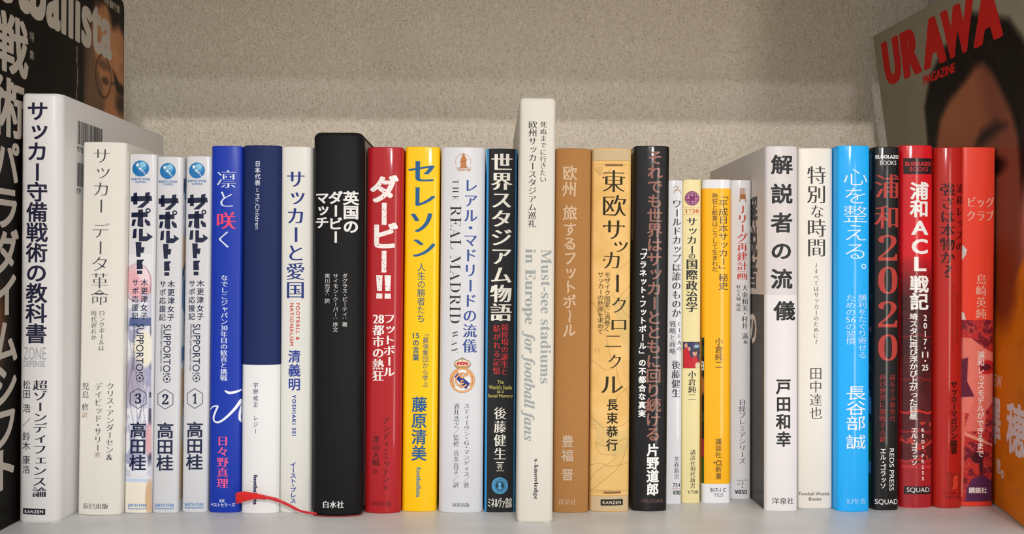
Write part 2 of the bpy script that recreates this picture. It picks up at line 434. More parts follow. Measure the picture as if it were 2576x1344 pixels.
# ------------------------------------------------------------------ setting: the wall behind, the shelf unit
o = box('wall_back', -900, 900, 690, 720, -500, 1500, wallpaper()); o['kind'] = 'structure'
def mottle(m, c0, c1, sc0):
    nt = m.node_tree; tc = nt.nodes.new('ShaderNodeTexCoord'); n = nt.nodes.new('ShaderNodeTexNoise'); n.inputs['Scale'].default_value = sc0; n.inputs['Detail'].default_value = 9; n.inputs['Roughness'].default_value = .62
    mp = nt.nodes.new('ShaderNodeMapping'); mp.inputs['Scale'].default_value = (1, 2.2, 1)
    r = nt.nodes.new('ShaderNodeValToRGB'); r.color_ramp.elements[0].position = .3; r.color_ramp.elements[0].color = (*srgb(c0), 1); r.color_ramp.elements[1].position = .62; r.color_ramp.elements[1].color = (*srgb(c1), 1)
    nt.links.new(tc.outputs['Object'], mp.inputs[0]); nt.links.new(mp.outputs[0], n.inputs['Vector']); nt.links.new(n.outputs['Fac'], r.inputs[0]); nt.links.new(r.outputs[0], nt.nodes['Principled BSDF'].inputs['Base Color'])
shelf = empty('bookshelf', (0, 400, -18), 'pale grey laminate shelf board and uprights of the bookcase under the books', 'bookshelf')
lam = surface('pale_laminate', 'dad8d6', .38)
mottle(lam, 'c2c4c3', 'd8d8d6', 14)
fl = surface('room_floor_boards', 'b49a7c', .5); mottle(fl, 'a88c6c', 'bfa586', 3)
o = box('floor', -1600, 1600, -3200, 690, -1240, -1200, fl); o['kind'] = 'structure'
def bx(name, x0, x1, y0, y1, z0, z1, bev=.6):
    o = box(name, x0, x1, y0-400, y1-400, z0+18, z1+18, lam, shelf, bev); return o
bx('lower_board', -262, 312, 362, 688, -18, 0)
bx('upper_board', -262, 312, 362, 688, 345, 363)
bx('side_panel', -280, -262.2, 362, 688, -18, 363)
bx('side_panel', 312.2, 330, 362, 688, -18, 363)

# ------------------------------------------------------------------ the books, from the left
NV = '1b2545'
b = Book('tall white book with heavy black vertical title, first in the row beside the black magazine',
         (52,235,158,238,45,1317,150,1313), -231.5, -211.2, 483.7, 210.7, 20.4, 0, 148, 'dfdddc', 'satin', 2.2, 3.2, 1.6)
k = b.ink
k.V_('サッカー守備戦術の教科書', 97, 257, 866, 54, '20203a', 'bold'); k.flush('title_lettering')
k.H_('ZONE', 63, 120, 874, 905, '9aa0ac', 'light'); k.H_('DEFENSE', 63, 118, 908, 923, '9aa0ac', 'gothic'); k.flush('english_title', 'grey latin lettering')
k.V_('超ゾーンディフェンス論', 105, 956, 1250, 35, '2c2c3c', 'minchob'); k.flush('subtitle_lettering')
k.V_('松田 浩 ／ 鈴木 康浩', 70, 957, 1193, 22, '2c2c3c', 'gothic'); k.flush('author_lettering')
k.rect(61, 118, 1278, 1293, '22222c', 0); k.H_('KANZEN', 66, 113, 1281.5, 1289.5, 'e8e8e8', 'bold', 1.15, 1); k.flush('publisher_mark')
k = b.side(1)
random.seed(3)
def bars(z0, z1, s0, s1):
    p = s0
    while p < s1:
        q = random.choice((.35, .35, .7, 1.0)); k.rect(p, p+q, z0, z1, '2a2a30'); p += q+random.choice((.35, .35, .7))
bars(188.5, 200.5, 17.5, 48); bars(167, 179, 17.5, 48)
k.H_('97', 17, 21.5, 184.4, 187.4, '2a2a30'); k.H_('8', 22, 24.2, 184.4, 187.4, '2a2a30'); k.H_('19', 17, 21.5, 163, 166, '2a2a30'); k.flush('barcode')

b = Book('ivory book with thin grey vertical title and three columns of names, second in the row',
         (211,357,318,361,193.5,1296,306,1294), -209.4, -186.9, 499.3, 189.0, 21.9, .5, 128, 'e4e1d8', 'matt', 2.0, 1.4, .9, hard=True)
k = b.ink
k.V_('サッカー データ革命', 257, 374, 771, 47, '4b4b50', (-.004, -.024)); k.flush('title_lettering')
k.V_('ロングボールは', 260, 782, 884, 15, '55555a', 'mincho'); k.V_('時代遅れか', 240, 782, 858, 15, '55555a', 'mincho'); k.flush('subtitle_lettering')
k.V_('クリス・アンダーセン{&}', 280, 963, 1159, 19, '4a4a50', 'mincho'); k.V_('デイビッド・サリー', 251, 963, 1136, 19, '4a4a50', 'mincho'); k.V_('児島 修', 217, 963, 1036, 19, '4a4a50', 'mincho')
k.V_('著', 249, 1136, 1151, 16, 'a58f78', 'mincho'); k.V_('訳', 215, 1037, 1053, 16, 'a58f78', 'mincho'); k.flush('author_lettering')
k.H_('辰巳出版', 212, 275, 1266, 1279.5, '3a3a3e', 'mincho'); k.flush('publisher_lettering')

# three comics with the same print, numbers 3, 2, 1
Q5 = (468.5,393,533.6,394.6,457,1288.6,522,1288)
def zz(p): return [(300+x/2.688, 350+y/2.688) for x, y in p]
def supporto(b, num, art):
    k = b.ink; b.q = Q5
    def ballfn(X, Y):
        img = base(X, (28, 105, 170)); img = blend(img, ell(X, Y, 502, 423, 15, 13, 1.6), (130, 195, 235)); return img
    k.disc(497, 430, 20.2, '1f74b4', 0)
    k.disc(500, 424, 12, '4c9ccf', 1); k.disc(503, 420, 7, '8cc6e6', 2)
    for cx, cy, r in ((490, 421, 6.2), (497, 430, 5), (502, 436, 3.6), (506, 441, 2.6), (509, 445, 1.8)):
        k.poly([(cx+(r if i % 2 == 0 else r*.42)*math.sin(i*math.pi/5), cy-(r if i % 2 == 0 else r*.42)*math.cos(i*math.pi/5)) for i in range(10)], 'f4f6f8', 3)
    k.flush('globe_logo', 'blue globe with a trail of white stars')
    k.H_('EARTH STAR', 474, 521, 453.6, 459.6, '1f6cab', 'bold'); k.H_('COMICS', 484, 511, 461, 466, '1f6cab', 'bold'); k.flush('series_lettering')
    c = '16204a'; c = '171f3d'
    for p in ([(466,400),(598,398),(602,432),(466,436)], [(484,380),(508,376),(510,456),(482,456)], [(560,378),(588,372),(584,440),(545,478),(506,478),(556,436)],
              [(470,510),(575,508),(575,540),(470,542)], [(515,492),(545,488),(548,608),(530,608),(510,598)], [(478,556),(502,556),(490,599),(470,599)],
              [(558,550),(588,572),(592,598),(572,599),(556,572)], [(484,622),(506,618),(503,680),(478,684)],
              [(520,620),(545,618),(545,670),(574,670),(568,644),(606,672),(570,702),(520,702)], [(498,708),(536,708),(536,722),(530,810),(504,806)],
              [(530,742),(556,742),(548,782),(530,776)], [(506,826),(554,824),(541,845),(546,888),(506,890)], [(508,899),(541,899),(541,923),(508,923)]):
        k.poly(zz(p), c)
    k.ring(300+577/2.688, 350+497/2.688, 2.8, 6, c); k.flush('title_lettering')
    k.V_('サポ応援記', 484.5, 704, 808, 17, NV, (.012, .010)); k.V_('木更津女子', 505.7, 704, 808, 17.5, NV, (.014, .012))
    k.R_('SUPPORTO!', 486.5, 505, 816, 941, NV, 'gothic'); k.R_("KISARAZU girls supporters' note.", 477.5, 485, 816, 935, NV, 'gothic'); k.flush('subtitle_lettering')
    k.ring(495.7, 952, 8.2, 9.4, NV, 1); k.poly([(495.7+3.4*math.sin(i*1.2566), 952-3.4*math.cos(i*1.2566)) for i in range(5)], NV)
    for i in range(5):
        a = i*1.2566+.628; k.poly([(495.7+r*math.sin(a+d), 952-r*math.cos(a+d)) for r, d in ((5.8, 0), (8.6, -.33), (9, 0), (8.6, .33))], NV)
    k.flush('football_mark', 'small dark football printed on the spine')
    hx = [(491.6+22*math.sin(math.radians(60*i)), 1003-25*math.cos(math.radians(60*i))) for i in range(7)]
    for i in range(6): k.line(*hx[i], *hx[i+1], 1.5, NV)
    k.H_(ser(num), 484 if num != '1' else 486.5, 500 if num != '1' else 497.5, 990, 1016, NV, (.01, .01)); k.flush('volume_number')
    k.V_('高田桂', 491, 1062, 1184, 42, NV, 'bold'); k.flush('author_lettering')
    k.H_('EARTH STAR', 466, 513, 1265, 1272.5, '2f7dc2', 'bold'); k.H_('Entertainment', 466, 513, 1274, 1279, '4a8ccb', 'bold'); k.flush('publisher_lettering')

b = Book('glossy white comic volume with number 3 and pastel artwork over the lower spine', (326.8,387,393,390,310,1292,382,1290), -187.1, -173.2, 502.5, 183.5, 13.9, .45, 128, 'dadade', 'gloss', 1.0, 1.5, .5, dx=.25)
def art3(X, Y):
    img = base(X, (228, 230, 236)); n = vnoise(X, Y, 14, 4); n2 = vnoise(X, Y, 34, 9); L = 310+(1292-Y)*.0185
    img = blend(img, ell(X, Y, L+26, 712, 34, 48, .06, -25), (233, 178, 186)); img = blend(img, ell(X, Y, L+40, 690, 12, 30, .3, -25), (240, 214, 220))
    img = blend(img, (np.abs(np.hypot(X-L-26, (Y-712)*.72)-34) < 1.6)*1., (196, 150, 160))
    img = blend(img, np.clip((X-L-58)/4, 0, 1)*np.clip((Y-700)/20, 0, 1)*np.clip((1180-Y)/30, 0, 1), (70, 66, 92))
    img = blend(img, ((n > .55) & (Y > 740) & (Y < 1200))*.8, (196, 196, 216)); img = blend(img, ((n2 > .62) & (Y > 760) & (Y < 1190))*.7, (150, 152, 186))
    img = blend(img, pol(X, Y, [(L+8, 800), (L+70, 800), (L+68, 820), (L+6, 822)]), (90, 104, 150))
    img = blend(img, ell(X, Y, L+45, 880, 26, 46, .2), (238, 232, 214)); img = blend(img, ell(X, Y, L+20, 960, 30, 60, .4), (176, 170, 190))
    for i in range(7): img = blend(img, (np.abs(X-L-8-i*8-8*np.sin(Y/34+i)) < .9)*((Y > 860+i*20) & (Y < 1150-i*8))*.7, (126, 122, 152))
    img = blend(img, ell(X, Y, L+62, 1105, 9, 40, .4), (216, 170, 176)); img = blend(img, (Y > 1205)*1., (196, 214, 238)); img = blend(img, (Y > 1212)*1., (240, 232, 216))
    img = blend(img, ell(X, Y, L+66, 1250, 10, 44, .4), (214, 176, 140)); return blend(img, (1-np.clip((Y-640)/50, 0, 1)), (228, 229, 232))
b.ink.picture('spine_artwork', 311.5, 381, 640, 1289, lambda X, Y: art3(X, Y), 1.1)
supporto(b, '3', 1)
b = Book('white comic volume with number 2 between two others of its series', (396.7,394,460,396.5,382,1291,448,1290), -172.9, -159.6, 502.8, 182.3, 13.1, .45, 128, 'd6d7db', 'gloss', 1.0, 1.5, .5)
k = b.side(1)
k.picture('cover_artwork', 2, 60, 6, 172, lambda X, Y: blend(blend(blend(base(X, (214, 222, 232)), vnoise(X, Y, 9, 2) > .6, (120, 150, 190)), (vnoise(X, Y, 14, 5) > .64), (60, 80, 110)), (vnoise(X, Y, 22, 8) > .7), (216, 190, 160)), 1.2)
supporto(b, '2', 0)
b = Book('white comic volume with number 1, beside the blue book', Q5, -158.3, -145.1, 504.6, 182.9, 13.2, .35, 128, 'd5d6da', 'gloss', 1.0, 1.5, .5)
supporto(b, '1', 0)

b = Book('bright blue book with white and pink vertical title and a white brush signature', (535.5,367.5,608,368.6,525,1288.6,605,1288.6), -144.4, -128.2, 504.3, 188.2, 15.9, .08, 128, '1638ac', 'satin', 1.6, 1.3, .6)
k = b.ink
k.V_('凛', 571, 429, 477, 49, 'dfe6f4', 'mincho'); k.V_('と', 571, 479, 527, 46, 'dfe6f4', 'mincho'); k.V_('咲', 570, 534, 580, 49, 'f0486f', 'minchob'); k.V_('く', 567, 578, 630, 46, 'dfe6f4', 'mincho'); k.flush('title_lettering')
k.V_('なでしこジャパン{30}年目の歓喜と挑戦', 566, 692, 959, 18, 'dfe6f4', 'minchob'); k.flush('subtitle_lettering')
def z4(p): return [(300+x/2.688, 844+y/2.688) for x, y in p]
k.stroke(z4([(613,508),(638,482),(672,478),(662,500),(642,552),(650,582),(684,584),(735,548),(788,492),(826,436)]), [2,3,4,5,5,4,5,6,7,8], 'eef2fa')
k.stroke(z4([(720,372),(748,388),(792,382),(827,368)]), [3, 7, 6, 3], 'eef2fa'); k.stroke(z4([(826,462),(816,520),(814,565),(826,590)]), [3, 5, 5, 3], 'eef2fa'); k.flush('brush_signature', 'white brush script across the spine')
k.V_('日々野真理', 562, 1096, 1229, 29, 'f8608c', 'minchob'); k.flush('author_lettering')
k.H_('KK', 555, 568, 1255, 1263, 'e6ecf8', 'bold'); k.H_('ベストセラーズ', 531, 592, 1264.5, 1273.5, 'e6ecf8', 'bold'); k.flush('publisher_lettering')

b = Book('navy book whose lower third is white, with red bookmark threads lying across its foot', (613.6,365.6,705.5,368,605,1290.4,702,1289), -127.9, -108.2, 503.3, 188.5, 19.4, .05, 128, '1c2a5a', 'matt', 2.4, 2.2, 1.2)
zb = b.px(650, 918)[1]
b.band('paper_band', .05, zb, 'e9eaea', label='white band round the lower third of the spine')
k = b.ink
k.V_('日本代表', 651, 406, 470, 14, 'd5dbe6', 'bold'); k.V_('と', 650.5, 472, 486, 11, 'd5dbe6', 'gothic'); k.R_('Mr.Children', 645, 655.5, 489.5, 578, 'd5dbe6', 'gothic'); k.flush('title_lettering')
k.V_('宇野維正', 646, 961, 1026, 13, '2e3966', 'gothic'); k.V_('レジー', 645.5, 1043, 1092, 13, '2e3966', 'gothic'); k.flush('author_lettering')
k.R_('footballista', 640, 650.5, 1193, 1268, '20284c', 'heavy'); k.flush('publisher_lettering')

b = Book('pale grey-white book with blue vertical title and small red latin capitals, beside the black book', (707.5,369,787,370,703,1289,783,1289), -108.1, -91.8, 503.8, 188.1, 16.2, -.03, 128, 'e2e2db', 'satin', 1.4, 1.6, .8)
k = b.ink
k.V_('サッカーと愛国', 744.5, 429, 754, 47, '24367f', 'minchob'); k.flush('title_lettering')
k.R_('FOOTBALL &', 745.5, 755, 763, 856, 'c8453c', 'bold', 1.25); k.R_('NATIONALISM', 730, 739.5, 763, 870, 'c8453c', 'bold', 1.2); k.flush('english_title', 'small red latin capitals')
k.V_('清義明', 741.5, 880, 985, 31, '2b409a', 'bold'); k.R_('YOSHIAKI SEI', 736, 745.5, 993, 1096, '3a4c9c', 'heavy', 1.3); k.flush('author_lettering')
k.V_('イースト・プレス', 738.5, 1162, 1266, 16, '2b409a', 'bold'); k.flush('publisher_lettering')

bb = b = Book('thick black book with rounded white title in three short columns', (788,333.5,913,335,783,1298,910.5,1298.6), -90.4, -64.8, 496.1, 194.4, 25.2, -.05, 134, '131315', 'matt', 2.8, 3.4, 2.4, hard=True, pages='d8cdb8')
k = b.ink
k.V_('英国の', 883.5, 483, 590, 38, 'e4e4e2', 'heavy'); k.V_('ダービー', 845.5, 483, 614, 36, 'e4e4e2', 'heavy'); k.V_('マッチ', 811, 484, 577, 36, 'e4e4e2', 'heavy'); k.flush('title_lettering')
k.V_('ダグラス・ビーティ：著', 869, 689, 823, 14, 'c9c9c7', 'gothic'); k.V_('サイモン・クーパー：序文', 846, 689, 836, 14, 'c9c9c7', 'gothic'); k.V_('実川元子：訳', 824.7, 689, 764, 14, 'c9c9c7', 'gothic'); k.flush('author_lettering')
k.H_('白水社', 814.5, 867, 1258, 1275.5, 'f0f0ee', 'minchob'); k.flush('publisher_lettering')
b.band('headband_edge', .0, .7, '8a3a30', label='thin red line at the foot of the spine')
k = b.side(1); k.rect(7.5, 130, 3, 191.5, 'a39a8e', 0); k.flush('jacket_flap', 'grey-beige cover side')

b = Book('glossy dark red book with rough white katakana title and two exclamation marks', (921,370.7,1019,370.7,915,1290.5,1008,1289.7), -64.6, -45.9, 502.7, 188.0, 18.7, .2, 128, 'ae1a22', 'gloss', 2.2, 2.2, 1.2)
k = b.ink
k.V_('ダ', 967, 444, 513, 70, 'f0e9e6', 'black'); k.V_('ー', 966, 508, 571, 66, 'f0e9e6', 'black'); k.V_('ビ', 968, 562, 631, 70, 'f0e9e6', 'black'); k.V_('ー', 965.5, 628, 690, 66, 'f0e9e6', 'black')
for cx in (955, 977):
    k.poly([(cx-8.5, 693), (cx+8.5, 693), (cx+6.5, 733), (cx-6, 733)], 'f0e9e6'); k.poly([(cx-8, 739), (cx+8, 739), (cx+8, 752), (cx-8, 752)], 'f0e9e6')
random.seed(11)
for i in range(230):                       # worn flecks where the print has broken up
    yy = random.uniform(446, 752); xx = 967+random.choice((-1, 1))*abs(random.gauss(0, 1))*16
    if abs(xx-967) > 31: continue
    r = random.uniform(.5, 1.9); n = random.randint(3, 6); k.poly([(xx+r*random.uniform(.5, 1.3)*math.cos(6.283*j/n), yy+r*random.uniform(.5, 1.3)*math.sin(6.283*j/n)) for j in range(n)], 'ae1a22', 2)
k.flush('title_lettering')
k.V_('フットボール', 980.6, 789, 949, 28, 'f0e9e6', 'minchoh'); k.V_('{28}都市の熱狂', 952, 789, 960, 29, 'f0e9e6', 'minchoh'); k.flush('subtitle_lettering')
k.V_('アンディ・ミッテン', 972, 1048, 1214, 19, '4a1216', 'minchob'); k.V_('著', 970.5, 1219, 1233, 13, '4a1216', 'mincho'); k.V_('澤山大輔', 946.5, 1096, 1173, 19, '4a1216', 'minchob'); k.V_('訳', 945, 1178, 1192, 13, '4a1216', 'mincho'); k.flush('author_lettering')
k.H_('東邦出版', 935, 985, 1260, 1271.5, '4a1216', 'mincho'); k.flush('publisher_lettering')

b = Book('yellow book with large blue brush katakana title', (1021,369.5,1108.5,370.7,1009.7,1287,1098.7,1285.6), -45.8, -27.5, 505.8, 188.7, 17.9, .3, 128, 'ffc800', 'gloss', 1.4, 1.6, .7)
k = b.ink; cb = '1c5c92'
k.V_('セ', 1064, 402, 465, 72, cb, 'minchoh'); k.V_('レ', 1067, 466, 527, 64, cb, 'minchoh'); k.V_('ソ', 1063, 530, 592, 66, cb, 'minchoh'); k.V_('ン', 1066, 596, 654, 64, cb, 'minchoh'); k.flush('title_lettering')
k.V_('人生の勝者たち', 1061, 663, 813, 21, '28607c', 'gothic'); k.V_('「最強集団から学ぶ', 1071.6, 832, 976, 15, '28607c', 'gothic'); k.V_('{15}の言葉', 1047.4, 836, 909, 17, '28607c', 'bold'); k.flush('subtitle_lettering')
k.V_('藤原清美', 1055.4, 998, 1161, 38, cb, 'bold'); k.flush('author_lettering')
k.R_('footballista', 1048, 1059.5, 1175, 1250, '3a7dac', 'bold'); k.flush('publisher_lettering')

b = Book('white book with navy title, latin serif capitals and a round crowned crest on its spine', (1110.8,370.8,1221,372.5,1102.5,1289.4,1215,1288), -26.6, -3.5, 503.7, 188.3, 22.8, .15, 128, 'd8dadf', 'satin', 2.4, 2.2, 1.0)
k = b.ink; oc = 'bd7a45'
k.ring(1166, 408, 18.6, 19.4, oc, 1, 150, 390, k=1); k.disc(1166.8, 391, 3.1, oc, 1); k.poly([(1163,394),(1171,394),(1174,402),(1174,418),(1176,424),(1158,424),(1160,417),(1159,406)], oc); k.line(1157,411,1180,402,1,oc,1); k.line(1146,424,1188,424,1,oc)
k.H_('TOHO PUB', 1151, 1184, 426, 432.5, oc, 'heavy', 1.1); k.flush('publisher_emblem', 'orange-brown standing figure in a ring over small capitals')
k.V_('レアル・マドリードの流儀', 1183.5, 450, 890, 35, '2f4a94', 'minchob'); k.flush('title_lettering')
k.R_(ser('THE'), 1139.5, 1154.5, 453, 506, '2a2822', (-.025, -.02), 1.4); k.R_(ser('REAL MADRID'), 1133, 1160, 519.5, 814, '2a2822', (-.026, -.028), 1.08); k.R_(ser('WAY'), 1137, 1151.5, 833, 888, '2a2822', (-.025, -.02), 1.5); k.flush('english_title')
def zc(p): return [(1100+x/9.6, 870+y/9.6) for x, y in p]
gx, gy = 1163.4, 956.4; go = 'f0b070'; br = '7a4a3a'; bl = '263a8c'
k.disc(gx, gy, 31.8, br, 0, n=48); k.disc(gx, gy, 31, go, 1, n=48); k.disc(gx, gy, 27.2, br, 2, n=44); k.disc(gx, gy, 26.4, 'ecebea', 3, n=44)
k.poly(zc([(418,745),(500,655),(790,905),(700,1052)]), bl, 4)
def gs(p, wd_, a=5):
    k.stroke(zc(p), wd_+1.4, br, a); k.stroke(zc(p), wd_, go, a+1)
gs([(492,618),(420,680),(380,790),(385,900),(428,972)], 3.2); gs([(735,618),(800,690),(840,800),(830,900),(782,965)], 3.2)
gs([(480,620),(530,690),(606,768),(690,690),(742,628)], 3.0, 7); gs([(720,672),(738,738)], 2.6, 7); gs([(540,672),(610,662),(680,676)], 2.6, 7)
gs([(620,690),(530,710),(462,780),(462,880),(520,955),(610,978),(680,960),(708,920)], 3.2, 9); gs([(585,828),(585,1022)], 2.8, 11); gs([(585,835),(650,835)], 2.4, 11); gs([(585,905),(650,905)], 2.4, 11)
k.poly(zc([(408,480),(412,420),(440,370),(500,340),(560,312),(610,300),(660,312),(720,340),(780,370),(810,420),(816,480),(790,498),(745,542),(475,542),(430,498)]), '8a7a5c', 3)
k.poly(zc([(424,474),(428,424),(455,384),(520,356),(610,318),(700,356),(765,384),(796,424),(800,474),(770,484),(745,500),(475,500),(450,484)]), 'efe2c0', 4)
k.poly(zc([(440,440),(500,395),(610,385),(720,395),(782,440),(776,482),(720,470),(610,465),(500,470),(446,482)]), 'c23340', 5)
for x in (470, 540, 610, 680, 750): k.disc(*zc([(x, 446 if x != 610 else 432)])[0], 1.7, 'f4e6c4', 6, n=10)
k.poly(zc([(470,492),(750,492),(742,532),(478,532)]), 'c79a5a', 6)
for x in (525, 610, 695): k.disc(*zc([(x, 508)])[0], 1.0, '5a2a4a', 7, n=8)
k.line(*zc([(610,278)])[0], *zc([(610,385)])[0], 1.5, '8a7a5c', 6); k.line(*zc([(592,292)])[0], *zc([(628,292)])[0], 1.5, '8a7a5c', 6)
k.flush('round_crest', 'round gold-ringed crest with a blue diagonal band under a red crown')
k.V_('スティーヴン・{G}・マンディス／著', 1174, 1014, 1226, 15, '53535a', 'mincho'); k.V_('酒井浩之／監修 喜多直子／訳', 1148, 1014, 1226, 15, '53535a', 'mincho'); k.flush('author_lettering')
k.H_('東邦出版', 1138, 1181, 1263, 1273.5, '53535a', 'mincho'); k.flush('publisher_lettering')

b = Book('book with black spine edged in sky blue, ivory vertical title and round blue seal', (1222.5,375,1303,374,1217,1288,1296,1288), -3.1, 13.1, 504.2, 187.9, 15.8, .12, 128, '3b9bdc', 'matt', 1.0, 1.2, .5)
b.band('spine_panel', .0, 187.8, '262628', -b.w/2+1.15, b.w/2-.85, label='black field of the spine')
k = b.ink; iv = 'efece0'
k.V_('世界スタジアム物語', 1261.5, 387, 811, 53, iv, 'minchoh'); k.flush('title_lettering')
k.V_('競技場の誕生と', 1270, 815, 945, 19, 'c8383c', 'minchob'); k.V_('紡がれる記憶', 1249.6, 817, 944, 19, 'c8383c', 'minchob'); k.flush('subtitle_lettering', 'small red vertical lettering')
ye = 'd9cf6e'
k.H_('The', 1251, 1267, 957, 966, ye); k.H_('World’s Stadia', 1230, 1288, 970, 980, ye); k.H_('as a', 1250.5, 1267, 983, 989, ye); k.H_('Social Memory', 1228, 1290, 992, 1002.5, ye); k.flush('english_title', 'small yellow lettering')
k.V_('後藤健生', 1258, 1024, 1159, 31, iv, 'minchob'); k.V_('著', 1257, 1165, 1183, 15, iv, 'mincho'); k.rect(1248, 1268, 1162.5, 1164.5, iv); k.rect(1248, 1268, 1183.5, 1185, iv); k.flush('author_lettering')
sb = '5fb2e4'
k.disc(1257.3, 1221.6, 21, sb, 1); k.ring(1257.3, 1221.6, 18.3, 19, '24506e', 2)
for i in range(26):
    a = i*13.85; k.ring(1257.3, 1221.6, 13.6, 17.2, '1f4058', 2, a, a+(7 if i % 3 else 4), 2)
k.ring(1257.3, 1221.6, 10.8, 12.4, '1f3c50', 2); k.disc(1257.3, 1221.6, 10.2, '2a3c48', 3); k.disc(1257, 1217.6, 4.6, sb, 4, ry=5.2); k.poly([(1251,1229),(1254,1223),(1260,1223),(1264,1229),(1257,1231)], sb, 4)
k.flush('round_seal', 'round sky-blue seal with a bust')
k.H_('ミネルヴァ書房', 1227.5, 1288, 1252, 1277, iv, (.05, -.004)); k.flush('publisher_lettering')

b = Book('tallest white book, standing forward in mid-row, with large grey english title', (1306.7,246.7,1396,249,1297.5,1315,1389,1315), 12.9, 30.9, 482.6, 210.3, 17.8, .2, 148, 'dcd8cd', 'matt', 1.2, 1.7, 1.5, dx=.3)
k = b.ink
k.V_('死ぬまでに行きたい', 1364.5, 307, 462, 17, '3c3c40', 'mincho'); k.V_('欧州サッカースタジアム巡礼', 1337.5, 305, 575, 22, '35353a', 'mincho'); k.flush('title_lettering')
gr = '9ba1a1'
k.R_(ser('Must-see stadiums'), 1358, 1384.5, 628, 966, gr, (.004, -.006)); k.R_(ser('in Europe'), 1312, 1345, 627, 817, gr, (.004, -.006)); k.R_(ser('for football fans', 'i'), 1309.5, 1343.5, 833, 1110, gr, (.006, -.004)); k.flush('english_title', 'large grey serif lettering running down the spine')
k.R_(ser('x-knowledge'), 1339, 1352, 1153, 1256, '2e2e30', (.004, -.006)); k.flush('publisher_lettering')

b = Book('kraft-brown book with faint hand-drawn pale title', (1397.5,373.8,1488,374.6,1391,1289,1481,1289), 32.6, 51.1, 503.3, 188.1, 18.4, .2, 128, 'ae7d49', 'kraft', 1.6, 1.6, .8)
k = b.ink; hc = 'd8bb9b'
k.V_('欧州', 1432, 418, 497, 36, hc, 'bold', wob=.03); k.V_('旅', 1433, 519, 556, 36, hc, 'bold', wob=.03); k.V_('するフットボール', 1432.5, 560, 851, 34, hc, 'bold', wob=.035); k.flush('title_lettering')
k.V_('豊福', 1427, 1093, 1164, 30, 'cbb49c', 'bold'); k.V_('晋', 1427, 1178, 1211, 30, 'cbb49c', 'bold'); k.flush('author_lettering')
k.H_('双葉社', 1403, 1449, 1255, 1269, 'cbb49c', 'mincho'); k.flush('publisher_lettering')

b = Book('tan book with a pale old-map pattern and spiky black title', (1489.3,374,1589,375,1482,1285,1582,1286.7), 51.6, 72.3, 505.8, 188.5, 20.6, .22, 128, 'e6bb70', 'matt', 2.0, 1.5, .9)
def mapfn(X, Y):
    n = vnoise(X, Y, 40, 3)*.6+vnoise(X, Y, 17, 6)*.3+vnoise(X, Y, 4, 2)*.1
    img = base(X, (234, 190, 118))+((n-.5)*26)[..., None]*np.array((.8, .9, 1.2))
    img = blend(img, ((Y < 405) | (Y > 1246))*.8, (196, 178, 150))
    sea = pol(X, Y, [(1494, 1052), (1530, 1075), (1560, 1085), (1590, 1075), (1590, 1130), (1548, 1148), (1520, 1130), (1500, 1120)], 3)+pol(X, Y, [(1540, 760), (1600, 735), (1600, 900), (1570, 880), (1556, 830)], 3)+pol(X, Y, [(1478, 1145), (1600, 1105), (1600, 1235), (1478, 1235)], 3)*.35
    return blend(img, sea*.42, (206, 184, 122))
b.ink.picture('spine_artwork', 1486, 1584, 378, 1283, mapfn, 2.2, 'matt')
k = b.ink; ml = '957c4a'
for y in (405, 415.5, 1232.5, 1237, 1246): k.stroke([(1492-(y-405)*.008, y), (1586-(y-405)*.008, y)], .7, ml, 1)
k.rect(1522, 1566, 414, 419.5, '8a6440', 2); k.rect(1517, 1561, 1235, 1240.5, '8a6440', 2)
for pts in ([(1494,422),(1500,432),(1512,440),(1530,436),(1535,424)], [(1588,655),(1570,668),(1558,678),(1548,700),(1552,720),(1540,745),(1552,752),(1545,775)], [(1586,720),(1565,740),(1556,760),(1572,790),(1586,800)],
            [(1486,760),(1496,770),(1510,800),(1524,850),(1536,905),(1548,920),(1556,960),(1575,985),(1585,1010)], [(1486,905),(1500,915),(1520,930),(1545,928)], [(1486,1050),(1500,1060),(1515,1075),(1530,1072),(1560,1072),(1584,1058)],
            [(1497,1110),(1510,1140),(1550,1148),(1500,1185),(1484,1210)], [(1484,1235),(1520,1205),(1555,1175),(1575,1130),(1578,1105),(1560,1108),(1535,1125),(1498,1112)], [(1584,975),(1560,990),(1545,1010)], [(1484,1170),(1510,1165),(1535,1172),(1582,1165)]):
    k.stroke(pts, .7, ml, 1)
for i in range(9): k.line(1484, 1038+i*5, 1492+i, 1038+i*5, .5, ml, 1); k.line(1562+i, 910+i*5, 1584, 910+i*5, .5, ml, 1); k.line(1497+i, 422+i*2.6, 1518-i, 422+i*2.6, .5, ml, 1)
k.H_(ser('US'), 1496, 1508, 877, 888, 'a08a58', (-.03, -.03), 1.2); o = k.flush('map_linework', 'thin brown coastlines, bars and hatching'); o['kind'] = 'stuff'
tc_ = '2e2a16'; th = (.012, -.020)
for ch, xc, y0, y1, sz in (('東',1543,428,489,58),('欧',1544,491,549,62),('サ',1543,551,609,58),('ッ',1556,600,642,52),('カ',1539,631,683,50),('ー',1551,686,742,56),('ク',1557,741,798,44),('ロ',1556,799,836,50),('ニ',1542,833,885,48),('ク',1546,882,940,40),('ル',1538,941,996,60)):
    k.V_(ch, xc, y0, y1, sz, tc_, th)
for x, y in ((1517,448),(1569,448),(1520,506),(1518,571),(1569,571),(1519,655)): k.poly([(x-3, y), (x, y-3), (x+3, y), (x, y+3)], tc_)
k.flush('title_lettering')
k.V_('モザイク国家に渦巻く', 1526.5, 685, 836, 16, '352f1c', 'gothic'); k.V_('サッカーの熱源を求めて', 1510, 685, 843, 16, '352f1c', 'gothic'); k.flush('subtitle_lettering')
k.V_('長束恭行', 1538.8, 1002, 1136, 29, '2a2716', 'bold'); k.flush('author_lettering')
